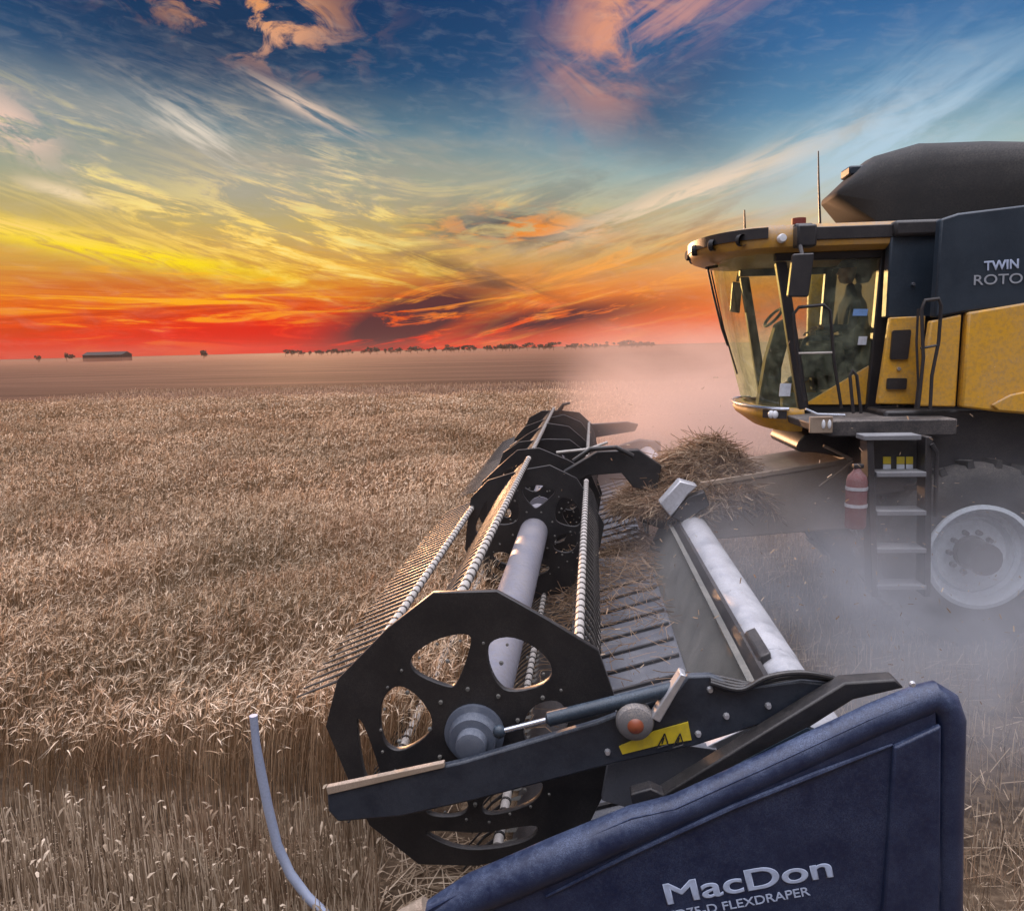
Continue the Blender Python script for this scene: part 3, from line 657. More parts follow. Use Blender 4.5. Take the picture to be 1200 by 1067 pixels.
# near end shield: moulded blue-black panel, rounded top roll, lettering
YS = 3.42
top = [(478, 1068), (496, 1056), (552, 1026), (650, 984), (740, 945), (790, 934), (900, 884), (1020, 828), (1075, 806)]
T3 = [at(u_, v_, YS) for u_, v_ in top]
out_s = [(p_.x, p_.z-.06) for p_ in T3]+[xz(1096, 830, YS)]
xr = xz(1112, 900, YS)[0]
out_s += [(xr, .55), (xr-.12, .34), (.2, .22), (out_s[0][0]+.05, .28)]
es = MB().prism(out_s, YS+.0, YS+.07).build('end_shield', 'shield', hdr)
MB().tube([at(462, 1082, YS+.05), at(482, 1074, YS+.05)]+[at(u_+6, v_+(20 if u_ < 760 else 14), YS+.06) for u_, v_ in top[1:]]+[at(1092, 816, YS+.06), at(1105, 824, YS+.06), at(1111, 842, YS+.06), at(1110, 880, YS+.06), at(1108, 960, YS+.06), at(1106, 1300, YS+.06)], [.03, .05, .078, .10, .10, .09]+[.074]*12, 22).build('top_roll', 'shield', es)
MB().prism([xz(u_, v_, YS+.17) for u_, v_ in ((765, 938), (990, 800), (1050, 796), (1060, 806), (1000, 820), (775, 962))], YS+.17, YS+.27).build('seal_rail', 'reelblack', hdr, .01)
MB().prism([xz(u_, v_, YS+.2) for u_, v_ in ((738, 925), (762, 918), (778, 926), (775, 950), (745, 960))], YS+.16, YS+.24).build('latch_block', 'black', hdr, .008)
cr = MB().tube([at(u_, v_, YS-.004) for u_, v_ in ((640, 1050), (740, 1000), (860, 945), (960, 905), (1046, 872))], [.006, .012, .014, .014, .006], 8); cr.build('crease', 'shield', es)
for u_, v_ in ((1068, 800),): MB().lathe([(.001, -.022), (.010, -.022), (.015, -.008)], at(u_, v_, YS-.03), 8).build('rivet', 'steel', es)
# inner moulding that closes against the rear column
MB().prism([xz(u_, v_, YS-.01) for u_, v_ in ((1046, 874), (1102, 848), (1100, 1110), (1030, 1110), (1040, 985))], YS-.025, YS+.01).build('corner_column', 'shield', es, .012, seg=3)
def text(body, u0_, v0_, u1_, v1_, Y, size_px, m, parent, name, bold=.0, shear=0.0, ex=.003, spacing=1.0):
    a_, b_ = at(u0_, v0_, Y), at(u1_, v1_, Y)
    cu = bpy.data.curves.new(name, 'FONT'); cu.body = body; cu.extrude = ex; cu.bevel_depth = bold; cu.bevel_resolution = 0; cu.shear = shear; cu.space_character = spacing
    cu.size = 1.0; cu.materials.append(MT[m])
    tmp = bpy.data.objects.new(name, cu); COL.objects.link(tmp); bpy.context.view_layer.update()
    ang = math.atan2(b_.z-a_.z, b_.x-a_.x); wid = (b_-a_).length; hgt = size_px*Y/F
    me = bpy.data.meshes.new_from_object(tmp.evaluated_get(bpy.context.evaluated_depsgraph_get()))
    bpy.data.objects.remove(tmp)
    co = np.array([v_.co for v_ in me.vertices]); mn, mx = co.min(0), co.max(0)
    Mx = Matrix.Translation(a_) @ Matrix.Rotation(-ang, 4, 'Y') @ Matrix.Rotation(R(90), 4, 'X') @ Matrix.Diagonal((wid/(mx[0]-mn[0]), hgt/.72, .05, 1)) @ Matrix.Translation((-mn[0], 0, 0))
    me.transform(Mx); me.materials.clear(); me.materials.append(MT[m])
    o_ = bpy.data.objects.new(name, me); COL.objects.link(o_); child(o_, parent); return o_
text('MacDon', 782, 1059, 977, 1026, YS-.004, 29, 'letter', es, 'lettering', .022, .0, .004, 1.0)
text('FD75-D FLEXDRAPER', 786, 1077, 950, 1048, YS-.004, 12, 'letter', es, 'lettering', .012, .0, .003, 1.0)
# divider nose and the curved crop rod
MB().tube([at(500, 1062, 3.46), at(455, 1082, 3.46), at(380, 1120, 3.44)], [.05, .035, .012], 14).build('divider_nose', 'feeder', hdr)
rodp = [(297, 838), (300, 870), (306, 905), (314, 945), (325, 990), (340, 1023), (360, 1050), (385, 1074), (420, 1100)]
MB().tube([at(u_, v_, 3.44) for u_, v_ in rodp], [.020]*2+[.024]*7, 14).build('divider_rod', 'rod', hdr)

# deck, back sheet, back tube
tA, tB = at(908, 790, 4.75), at(800, 602, 9.25)
print('back tube', tA, tB)
TX, TZ = (tA.x+tB.x)/2, (tA.z+tB.z)/2
tube_r = .175
MB().tube([tA, tB], tube_r, 32).build('back_tube', 'steel', hdr)
MB().tube([(TX, 3.75, TZ), (TX, 4.9, TZ-.0)], .15, 24).build('back_tube', 'steel', hdr)
MB().tube([(TX+.04, 9.9, TZ), (TX+.04, YE, TZ)], tube_r, 24).build('back_tube', 'steel', hdr)
MB().prism([(TX-.42, .60), (TX-.39, .60), (TX-.16, TZ+.02), (TX-.16, TZ+.05), (TX-.20, TZ+.05)], 3.85, 9.2).build('back_sheet', 'sheet', hdr)
MB().prism([(TX-.23, TZ-.02), (TX-.16, TZ+.12), (TX-.13, TZ+.12), (TX-.19, TZ-.02)], 4.0, 9.1).build('tube_slot_rail', 'black', hdr)
MB().prism([(TX-.25, TZ+.055), (TX-.205, TZ+.055), (TX-.205, TZ+.075), (TX-.25, TZ+.075)], 3.9, 9.15).build('rail_lip', 'sheet', hdr)
MB().prism([(TX-.20, TZ-.14), (TX-.185, TZ+.03), (TX-.13, TZ+.15), (TX-.07, TZ+.178), (TX-.06, TZ+.12)], 4.62, 5.05).build('tube_clamp', 'black', hdr, .01)
MB().box(TX-.36, TX-.34, 9.9, YE, .6, TZ+.05).build('back_sheet', 'sheet', hdr)
DX0, DX1 = RX+.50, TX-.42
def deck(ya, yb):
    o_ = MB().prism([(DX0, .30), (DX1, .56), (DX1, .59), (DX0, .33)], ya, yb).build('draper_belt', 'belt', hdr)
    for y in np.arange(ya+.12, yb-.05, .36):
        MB().prism([(DX0+.03, .335), (DX1-.02, .588), (DX1-.02, .612), (DX0+.03, .36)], y, y+.03).build('cleat', 'reelblack', o_)
deck(3.75, 8.4); deck(10.0, YE)
MB().prism([(DX0-.2, .15), (DX1, .30), (DX1, .40), (DX0-.2, .22)], 8.4, 10.0).build('feed_deck', 'belt', hdr)
MB().prism([(DX0-.35, .08), (DX0+.02, .16), (DX0+.02, .29), (DX0-.28, .16)], 3.7, YE+.1).build('cutter_bar', 'black', hdr)
kg = MB()
for y in np.arange(3.75, YE, .0762*1.5): kg.add([(DX0-.30, y-.022, .10), (DX0-.30, y+.022, .10), (DX0-.46, y, .075), (DX0-.30, y, .13)], [(0, 1, 2), (0, 2, 3), (1, 3, 2), (0, 3, 1)])
tag(kg.build('knife_guards', 'sheet', hdr), kind='stuff')
MB().prism([(DX0-.3, .08), (TX+.1, .22), (TX+.15, TZ+.1), (TX-.15, TZ+.22), (DX0, .55)], YS+.165, YS+.20).build('inner_end_sheet', 'darkbody', hdr)
MB().prism([xz(u_, v_, 3.9) for u_, v_ in ((806, 880), (872, 848), (940, 828), (945, 836), (880, 868), (835, 893))], 3.86, 3.92).build('curved_guard', 'steel', hdr, .006)
MB().prism([xz(u_, v_, 3.86) for u_, v_ in ((712, 893), (800, 870), (840, 876), (740, 945), (705, 935))], 3.84, 3.90).build('deck_end_plate', 'belt', hdr, .004)
# centre reel arm and the bracket on the end of the back tube
ca = MB().prism([xz(u_, v_, 9.05) for u_, v_ in ((660, 552), (700, 528), (748, 526), (775, 545), (768, 575), (742, 570), (728, 553), (690, 556), (664, 570))], 8.98, 9.14); ca.build('centre_arm', 'reelblack', hdr, .01)
MB().tube([at(672, 540, 8.9), at(692, 526, 8.9), at(722, 524, 8.9), at(742, 534, 8.9)], .028, 10).build('centre_hose', 'rubber', hdr)
MB().tube([at(652, 530, 9.0), at(690, 526, 9.0), at(712, 518, 9.0)], .016, 8).build('bright_strut', 'bat', hdr)
MB().prism([xz(u_, v_, 8.3) for u_, v_ in ((773, 590), (797, 563), (818, 569), (806, 580), (786, 606))], 8.3, 8.5).build('tube_bracket', 'steel', hdr, .015)
MB().prism([xz(u_, v_, 8.32) for u_, v_ in ((787, 606), (807, 582), (826, 576), (832, 592), (800, 612))], 8.33, 8.48).build('bracket_plate', 'black', hdr, .01)
# far reel arm and far end shield
fa_ = MB().prism([xz(u_, v_, YE) for u_, v_ in ((640, 500), (690, 497), (735, 494), (748, 497), (744, 505), (700, 512), (650, 520))], YE-.02, YE+.1); fa_.build('far_arm', 'reelblack', hdr, .01)
MB().prism([(RX-1.0, .25), (TX+.3, .25), (TX+.3, TZ+.25), (TX-.1, TZ+.3), (RX-.2, .75)], YE+.12, YE+.25).build('far_shield', 'black', hdr, .03)
MB().tube([at(655, 482, YE-.1), at(660, 474, YE-.15), at(668, 472, YE-.2)], [.05, .03, .02], 8).build('reel_end_cap', 'reelblack', hdr)

# ---------------------------------------------------------------- straw heap and loose straw
def straw_heap():
    c = at(820, 566, 9.3); cx, cy_, cz = c
    qs, ts = [], []
    n = 14000
    a = RNG.uniform(0, 2*np.pi, n); r_ = np.sqrt(RNG.random(n)); bx, by = 1.25*r_*np.cos(a), .85*r_*np.sin(a)
    top_ = .62*np.exp(-((bx+.12)/.72)**2-(by/.7)**2)+.26*np.exp(-((bx-.5)/.35)**2)+.06*np.sin(bx*9+by*7)
    z = cz-.32+top_*1.15*RNG.uniform(.55, 1.05, n)+.10*(1-r_)
    mid = np.stack([cx+bx*.8, cy_+by, z], 1)
    d = RNG.normal(0, 1, (n, 3)); d[:, 2] = d[:, 2]*.22-.30*bx*d[:, 0]; d /= np.linalg.norm(d, axis=1)[:, None]; L = RNG.uniform(.06, .24, n)
    bend = RNG.normal(0, .06, (n, 3)); bend[:, 2] -= .03; s = np.linspace(-1, 1, 4)
    Pp = mid[:, None]+d[:, None]*s[None, :, None]*L[:, None, None]+bend[:, None]*(s**2)[None, :, None]
    sd_ = np.cross(d, RNG.normal(0, 1, (n, 3))); sd_ /= np.linalg.norm(sd_, axis=1)[:, None]
    L[:500] *= 1.5; Pp[:500] = mid[:500, None]+np.array([0, 0, .05])+(d[:500]+np.array([0, 0, .25]))[:, None]*s[None, :, None]*L[:500, None, None]+bend[:500, None]*1.4*(s**2)[None, :, None]
    qs.append(strip(Pp, np.full((n, 4), .0044), sd_)); ts.append(np.repeat(np.clip(RNG.normal(.52, .26, n), 0, 1), 3))
    return np.concatenate(qs), np.concatenate(ts), (cx, cy_, cz)
q, ts_, hc = straw_heap()
sh = ribbons('straw_heap', q, ts_, 'straw'); tag(sh, 'tangled heap of brown straw piled at the feeder mouth', 'straw', kind='stuff')
core = []
for j in range(7):
    core.append([(hc[0]+(.80-.09*j)*.9*math.cos(k*math.pi/8), hc[1]+(.72-.09*j)*.7*math.sin(k*math.pi/8), hc[2]-.45+.085*j+.02*math.sin(k*3+j)) for k in range(16)])
MB().loft(core, True, True).build('straw_core', 'straw', sh)
def deck_straw():
    qs, ts = [], []; n = 4600
    y = RNG.uniform(4.6, 9.6, n); w_ = np.clip((y-6.0)/3.4, .05, 1); x = RNG.uniform(DX0-.3, DX1-.0, n)
    keep = RNG.random(n) < w_; x, y = x[keep], y[keep]; n = len(x)
    z = .35+(x-DX0)*.37+RNG.uniform(.02, .09, n)+.10*np.clip(y-7, 0, 3)*RNG.random(n)
    d = RNG.normal(0, 1, (n, 3)); d[:, 2] *= .2; d /= np.linalg.norm(d, axis=1)[:, None]; L = RNG.uniform(.06, .20, n); s = np.linspace(-1, 1, 3)
    mid = np.stack([x, y, z], 1); bend = RNG.normal(0, .03, (n, 3))
    Pp = mid[:, None]+d[:, None]*s[None, :, None]*L[:, None, None]+bend[:, None]*(s**2)[None, :, None]
    sd_ = np.cross(d, RNG.normal(0, 1, (n, 3))); sd_ /= np.linalg.norm(sd_, axis=1)[:, None]
    return strip(Pp, np.full((n, 3), .0030), sd_), np.repeat(np.clip(RNG.normal(.42, .2, n), 0, 1), 2)
q, ts_ = deck_straw()
tag(ribbons('cut_straw', q, ts_, 'straw'), 'cut straw lying loose along the moving draper belt', 'straw', kind='stuff')

def chaff():
    n = 1300; c = np.stack([RNG.uniform(-.2, 4.6, n), RNG.uniform(4.6, 10.5, n), RNG.gamma(2.2, .38, n)+.35], 1)
    a = RNG.normal(0, 1, (n, 3)); a /= np.linalg.norm(a, axis=1)[:, None]; b_ = np.cross(a, RNG.normal(0, 1, (n, 3))); b_ /= np.linalg.norm(b_, axis=1)[:, None]
    l_, w_ = RNG.uniform(.004, .022, n)[:, None], RNG.uniform(.0015, .004, n)[:, None]
    return np.stack([c-a*l_-b_*w_, c+a*l_-b_*w_, c+a*l_+b_*w_, c-a*l_+b_*w_], 1), np.clip(RNG.normal(.7, .2, n), 0, 1)
q, ts_ = chaff()
tag(ribbons('flying_chaff', q, ts_, 'straw'), 'tiny bits of chaff flying in the dust over the draper', 'chaff', kind='stuff')

# ================================================================== THE COMBINE
YB, YC = 7.75, 8.42                                          # body side plane, cab side plane
CY = 9.3
cmb = empty('combine_harvester', (3.4, CY, 0), 'dusty yellow and black combine harvester with a glass cab working through wheat', 'combine')
def bpts(pts, Y): return [xz(u_, v_, Y) for u_, v_ in pts]
# roof: plan rings with a strongly bowed front
xr_ = at(1056, 275, 8.2).x; xn = at(930, 275, 8.2).x; xf = at(809, 290, CY).x
zt, zb = at(960, 259, 8.2).z, at(1000, 289, 8.2).z
print('roof', xr_, xn, xf, zt, zb)
def plan(inset, xfr, z, n=26):
    pts = []
    hw = 1.13-inset
    for k in range(n+1):
        a = -math.pi/2+math.pi*k/n
        pts.append((xn-(xn-xfr)*max(math.cos(a), 0)**.8, CY+hw*math.sin(a)*1.0, z))
    pts += [(xr_-.02, CY+hw, z), (xr_+.0, CY+hw-.06, z), (xr_, CY-hw+.06, z), (xr_-.02, CY-hw, z)]
    return pts
rf = MB().loft([plan(.10, xf+.16, zb-.02), plan(.01, xf+.04, zb+.02), plan(.0, xf, zb+.10), plan(.02, xf+.02, zt-.08), plan(.07, xf+.12, zt-.02), plan(.3, xf+.45, zt-.0), plan(.7, xf+.8, zt+.01)])
roof = rf.build('roof', 'shadeyellow', cmb, 0, 50)
# dark insets of the roof: side panel and front lamp band follow the same plan
def band_(z0, z1, a0_, a1_, off, n=18):
    r0_, r1_ = [], []
    for k in range(n+1):
        a = a0_+(a1_-a0_)*k/n; hw = 1.13+off
        x_ = xn-(xn-xf+off)*max(math.cos(a), 0)**.8; y_ = CY+hw*math.sin(a); r0_.append((x_, y_, z0)); r1_.append((x_, y_, z1))
    inner0 = [(p_[0]+.06*math.cos(a0_+(a1_-a0_)*i/n), p_[1]-.06*math.sin(a0_+(a1_-a0_)*i/n), p_[2]) for i, p_ in enumerate(r0_)]
    inner1 = [(p_[0], p_[1], z1) for p_ in inner0]
    return MB().loft([r0_, r1_, inner1, inner0, r0_], False, False)
band_(zb+.11, zt-.045, -1.36, 1.36, .014).build('lamp_band', 'black', roof)
xs0, xs1 = at(955, 270, 8.17).x, at(1048, 270, 8.17).x
MB().box(xs0, xs1, CY-1.13-.012, CY-1.10, zb+.075, zt-.06).build('side_inset', 'black', roof, .008)
MB().box(xs0-.2, xs0-.02, CY-1.13-.02, CY-1.05, zb+.02, zt-.02).build('corner_post', 'black', roof, .02)
lp = at(917, 279, 8.12); MB().lathe([(.001, -.03), (.035, -.028), (.045, 0), (.045, .05)], lp, 16).build('side_lamp', 'lamp', roof)
for a in np.linspace(-1.05, 1.05, 6):
    c_ = (xn-(xn-xf+.02)*math.cos(a)**.8, CY+1.14*math.sin(a), (zb+zt)/2-.02)
    lo = MB().lathe([(.001, -.012), (.05, -.012), (.06, .0), (.06, .05)], (0, 0, 0), 16).build('work_lamp', 'interior', roof)
    lo.matrix_basis = roof.matrix_basis @ Matrix.Translation(c_) @ Matrix.Rotation(a-math.pi/2, 4, 'Z')
MB().lathe([(.001, 0), (.07, 0), (.07, .06), (.001, .07)], (0, 0, 0), 16).build('beacon', 'redlens', roof).matrix_basis = Matrix.Translation(at(936, 263, 8.3)) @ Matrix.Rotation(R(90), 4, 'X')
MB().tube([at(961, 262, 8.6), at(959.5, 215, 8.6), at(959, 177, 8.6)], [.014, .010, .006], 6).build('antenna', 'black', cmb)
MB().tube([at(873, 268, 9.0), at(872.5, 246, 9.0)], [.012, .008], 6).build('antenna', 'black', cmb)
# windscreen: bowed sheet leaning forward
def arc(xc, xe, z, hw, n=18, off=0):
    return [(xe-(xe-xc+off)*max(math.cos(a), 0)**.7, CY+hw*math.sin(a), z) for a in np.linspace(-math.pi/2, math.pi/2, n+1)]
zt2 = zb-.02
A_top, A_bot = at(914, 314, YC), at(941, 474, YC)
W_top, W_bot = at(838, 316, CY), at(876, 477, CY)
rows = []
for s_ in np.linspace(0, 1, 8):
    xe = A_bot.x+(A_top.x-A_bot.x)*s_; xc = W_bot.x+(W_top.x-W_bot.x)*s_-.03*math.sin(math.pi*s_); rows.append(arc(xc, xe, W_bot.z+(zt2+.02-W_bot.z)*s_, .88))
MB().loft(rows, False, False).build('windscreen', 'glass', cmb, smooth=60)
# side glass both sides
Gp = [(920, 300), (1033, 292), (1031, 380), (1022, 425), (945, 472), (938, 450)]
for side in (-1, 1):
    y_ = CY+side*.885
    pts = [xz(u_, v_, YC) for u_, v_ in Gp]
    MB().add([(x_, y_, z_) for x_, z_ in pts], [tuple(range(len(pts)))]).build('door_glass', 'doorglass', cmb)
    for nm, p0, p1, w_ in (('front_pillar', A_top, A_bot, .055), ('rear_pillar', at(1040, 290, YC), at(1022, 474, YC), .075)):
        dv = (p1-p0); mbp = MB()
        mbp.prism([(p0.x-w_, p0.z+.06), (p0.x+w_, p0.z+.06), (p1.x+w_, p1.z-.05), (p1.x-w_, p1.z-.05)], y_-.05, y_+.05); mbp.build(nm, 'black', cmb, .015)
    tp = [xz(u_, v_, YC) for u_, v_ in ((942, 474), (1022, 426), (1020, 474))]
    MB().prism(tp, y_-.02*side-.02, y_-.02*side+.02).build('lower_door_panel', 'yellow', cmb, .006)
    MB().box(A_top.x-.06, at(1040, 290, YC).x+.06, y_-.045, y_+.045, zb-.10, zb-.015).build('header_rail', 'black', cmb, .01)
# cab floor, rear wall, front bumper
bx0, bx1 = A_bot.x-.02, at(1022, 474, YC).x+.1
zf = A_bot.z
MB().box(bx0, bx1+.2, CY-.86, CY+.86, zf-.22, zf+.02).build('cab_floor', 'interior', cmb, .02)
MB().prism([(at(1022, 474, YC).x, zf), (at(1040, 290, YC).x, zb), (at(1040, 290, YC).x+.12, zb), (at(1022, 474, YC).x+.12, zf)], CY-.84, CY+.84).build('cab_rear_wall', 'interior', cmb)
nb_ = [arc(W_bot.x-.10, A_bot.x, W_bot.z-.06+.0, .93), arc(W_bot.x-.13, A_bot.x, W_bot.z-.0, .95), arc(W_bot.x-.10, A_bot.x, W_bot.z+.05, .93), arc(W_bot.x+.0, A_bot.x, W_bot.z+.06, .86)]
nb_ = [arc(W_bot.x+.1, A_bot.x, W_bot.z-.2, .86)]+nb_
fb = MB().loft(nb_, False, False).build('front_fairing', 'yellow', cmb, smooth=60)
def onf(a_, z_, off=0): return (A_bot.x-(A_bot.x-W_bot.x+.13)*math.cos(a_)**.7-off*.6, CY+(.95+off)*math.sin(a_), z_)
for a_ in (-1.16, -1.08):
    c_ = onf(a_, W_bot.z-.01, .03); MB().ball(c_, .035, .03, .045).build('headlamp', 'lamp', fb)
rcs = MB(); rcs.loft([[onf(a_, W_bot.z+dz_, .012) for a_ in np.linspace(-1.36, -.88, 9)] for dz_ in (.035, -.055)], False, False); rcs.build('headlamp_recess', 'black', fb)
MB().tube([onf(a_, W_bot.z+.055, .015) for a_ in np.linspace(-1.4, 1.4, 24)], .018, 8).build('bright_trim', 'chrome', fb)
# mirrors, wiper and mirror arm
MB().prism(rrect(bpts([(928, 298), (953, 297), (946, 348), (922, 348)], 7.95), .16), 7.9, 7.98).build('mirror', 'black', cmb, .012)
MB().tube([at(936, 283, 8.15), at(938, 290, 8.0), at(940, 300, 7.96)], .022, 8).build('mirror_arm', 'black', cmb)
MB().box(at(932, 275, 8.1).x, at(955, 275, 8.1).x, 8.02, 8.2, at(940, 290, 8.1).z, at(940, 264, 8.1).z).build('mirror_bracket', 'black', cmb, .02)
MB().prism(rrect(bpts([(858, 330), (869, 332), (866, 367), (855, 365)], 10.45), .16), 10.4, 10.46).build('mirror', 'black', cmb, .01)
MB().tube([at(868, 312, 10.4), at(864, 330, 10.44)], .02, 8).build('mirror_arm', 'black', cmb)
MB().tube([at(829, 313, CY-.25), at(836, 345, CY-.27), at(846, 385, CY-.27), at(853, 405, CY-.25)], .014, 6).build('wiper', 'black', cmb)
MB().tube([at(833, 317, CY-.1), at(848, 385, CY-.14), at(864, 438, CY-.1)], .010, 6).build('wiper', 'black', cmb)
MB().tube([at(828, 314, CY-.25), at(840, 312, CY)], .018, 6).build('wiper_pivot', 'black', cmb)
# inside: seat, column, wheel, console, monitor
sx = at(988, 440, CY).x
st_ = MB(); st_.box(sx-.28, sx+.24, CY-.26, CY+.26, zf+.42, zf+.56); seat = st_.build('seat', 'interior', cmb, .05)
MB().prism([(sx+.18, zf+.5), (sx+.30, zf+1.22), (sx+.42, zf+1.22), (sx+.32, zf+.5)], CY-.25, CY+.25).build('backrest', 'interior', seat, .05)
MB().box(sx-.2, sx+.2, CY-.2, CY+.2, zf+.03, zf+.42).build('pedestal', 'interior', seat, .02)
MB().prism([xz(u_, v_, CY-.1) for u_, v_ in ((886, 478), (896, 420), (908, 380), (922, 372), (924, 392), (914, 430), (912, 478))], CY-.2, CY+.0).build('steering_column', 'interior', cmb, .03)
wc = at(906, 372, CY); rg = []
for k in range(24):
    a = 2*math.pi*k/24; rg.append(Vector((wc.x+.08*math.cos(a), CY+.21*math.sin(a), wc.z+.16*math.cos(a)*.6)))
MB().tube(rg+[rg[0]], .017, 8, False).build('steering_wheel', 'interior', cmb)
MB().prism([xz(u_, v_, CY-.35) for u_, v_ in ((945, 400), (985, 398), (992, 452), (950, 458))], CY-.45, CY-.3).build('side_console', 'interior', cmb, .03)
MB().box(at(935, 400, CY+.4).x, at(985, 400, CY+.4).x, CY+.35, CY+.5, zf+.35, zf+.7).build('arm_console', 'interior', cmb, .03)
mon = MB().prism([xz(u_, v_, CY-.5) for u_, v_ in ((940, 405), (975, 403), (977, 440), (942, 443))], CY-.52, CY-.48).build('monitor', 'interior', cmb, .01)
for (u0_, v0_, u1_, v1_), mm_ in (((1000, 362, 1017, 370), 'blue'), ((914, 449, 927, 464), 'white'), ((1006, 394, 1016, 404), 'white')):
    MB().prism([xz(u0_, v0_, YC), xz(u1_, v0_, YC), xz(u1_-1.5, v1_, YC), xz(u0_-1.5, v1_, YC)], YC-.012, YC-.008).build('sticker', mm_, cmb)
# door handrail frame, grab rails
def rail(pts, Y, r_=.017, name='grab_rail', m_='black'): return MB().tube([at(u_, v_, Y) for u_, v_ in pts], r_, 8).build(name, m_, cmb)
rail([(943, 470), (932, 400), (930, 368), (936, 360), (965, 357), (973, 364), (977, 420), (986, 478)], 8.25)
rail([(935, 414), (976, 413)], 8.25, .012, 'rail_bar', 'bat')
rail([(1009, 484), (1004, 440), (999, 434), (996, 440), (1000, 484)], 7.85)
rail([(1076, 478), (1082, 420), (1080, 362), (1084, 352), (1100, 350), (1103, 358), (1100, 400), (1092, 440), (1090, 480)], 7.6)
rail([(1079, 408), (1101, 404)], 7.6, .012)
rail([(1076, 362), (1074, 400), (1076, 450), (1073, 478)], 7.65, .012)
# yellow service door behind the cab with dark vents
dpts = bpts([(1042, 372), (1084, 370), (1077, 474), (1027, 473)], 8.1)
sdoor = MB().prism(dpts, 8.08, 8.14).build('service_door', 'yellow', cmb, .012)
MB().prism(rrect(bpts([(1046, 387), (1068, 386), (1064, 421), (1043, 421)], 8.06)), 8.055, 8.079).build('vent', 'black', sdoor)
MB().prism(rrect(bpts([(1040, 443), (1063, 443), (1062, 456), (1039, 456)], 8.06)), 8.055, 8.079).build('vent', 'black', sdoor)
MB().lathe([(.001, -.02), (.018, -.02), (.022, 0)], at(1053, 432, 8.08), 12).build('latch', 'chrome', sdoor)
# body: dark core, dark upper side panel, yellow lower side panels, seam
zyb = at(1150, 478, YB).z
XE = 9.0
MB().box(at(1060, 400, 8.2).x, XE-.6, YB+.45, 2*CY-YB-.45, zyb-.9, at(1100, 262, YB).z+.0).build('chassis', 'black', cmb, .05)
MB().prism(bpts([(1052, 266), (1104, 254), (1112, 270), (1104, 372), (1046, 372)], 8.0), 8.16, 8.30).build('engine_side', 'darkbody', cmb, .02)
MB().lathe([(.001, -.02), (.016, -.02), (.02, 0)], at(1070, 333, 8.15), 12).build('latch', 'chrome', cmb)
zu0, zu1 = at(1150, 366, YB), at(1150, 252, YB)
up_ = MB().prism(bpts([(1104, 256), (1125, 249), (1215, 238), (1215, 356), (1130, 366), (1096, 372)], YB)+[], YB+.02, YB+.14)
upper = up_.build('upper_panel', 'darkbody', cmb, .02)
xe0 = xz(1215, 300, YB)[0]
MB().prism([(xe0+.004, xz(1215, 356, YB)[1]), (XE, xz(1215, 356, YB)[1]+.1), (XE, zu1.z-.1), (xe0+.004, xz(1215, 238, YB)[1])], YB+.02, YB+.14).build('upper_panel', 'darkbody', cmb, .02)
MB().prism(bpts([(1093, 376), (1129, 368), (1122, 477), (1078, 476)], YB), YB+.03, YB+.12).build('side_panel', 'yellow', cmb, .015)
lowy = MB().prism(bpts([(1134, 366), (1230, 350), (1232, 488), (1165, 482), (1126, 477)], YB)+[], YB-.02, YB+.10)
lowy.build('side_panel', 'yellow', cmb, .02)
xe1 = xz(1232, 400, YB)[0]
MB().prism([(xe1+.01, xz(1230, 350, YB)[1]), (XE, xz(1230, 350, YB)[1]), (XE-.4, xz(1232, 488, YB)[1]), (xe1+.01, xz(1232, 488, YB)[1])], YB-.02, YB+.1).build('side_panel', 'yellow', cmb, .02)
MB().prism(bpts([(1160, 474), (1182, 462), (1230, 452), (1230, 486), (1168, 481)], YB-.02), YB-.055, YB-.022).build('panel_swage', 'yellow', cmb, .014)
MB().box(xe0-1.2, XE, 2*CY-YB-.12, 2*CY-YB, zyb, zu1.z).build('far_side_panel', 'yellow', cmb, .03)
text('TWIN', 1153, 317, 1194, 314, YB+.012, 10, 'letter', upper, 'lettering', .03, .0, .004)
text('ROTOR', 1141, 334, 1212, 331, YB+.012, 11, 'letterdim', upper, 'lettering', .008, .0, .004)
# grain tank cover: domed prow flaring forward
tank = MB(); TR = []
prof = [(965, 227), (1000, 187), (1035, 176), (1080, 179), (1150, 184), (1230, 190)]
low_ = [(967, 235), (986, 257), (1030, 262), (1070, 262), (1115, 252), (1230, 238)]
for (u1_, v1_), (u2_, v2_) in zip(prof, low_):
    hw = {965: .30, 1000: .52, 1035: .78, 1080: 1.02}.get(u1_, 1.28); ring = []
    pt = at(u1_, v1_, CY-.1); pb_ = at(u2_, v2_, CY-.9); x_ = at(u1_, v1_, CY+hw*.75).x if u1_ < 1100 else pt.x
    zt_, zb_ = pt.z, pb_.z
    if u1_ < 970: zb_ = zt_-.06
    for k in range(13):
        a = math.pi*k/12; ring.append((x_, CY-hw*math.copysign(abs(math.cos(a))**.5, math.cos(a)), zb_+(zt_-zb_)*(.3+.7*math.sin(a)**.6)))
    ring = [(x_, CY-hw*.98, zb_)]+ring+[(x_, CY+hw*.98, zb_)]
    TR.append(ring)
last = [(x_+4.3, y_, z_-.1) for x_, y_, z_ in TR[-1]]; TR.append(last)
tank.loft(TR, True, True).build('tank_cover', 'tank', cmb, 0, 60)
MB().box(at(1040, 258, 8.3).x, XE-.8, CY-1.2, CY+1.2, at(1100, 275, 8.1).z, at(1100, 256, 8.1).z).build('tank_rim', 'black', cmb, .03)
MB().box(at(990, 203, CY).x, at(1016, 203, CY).x, CY-.15, CY+.15, at(1000, 208, CY).z, at(1000, 197, CY).z).build('tank_lamp', 'darkbody', cmb, .02)
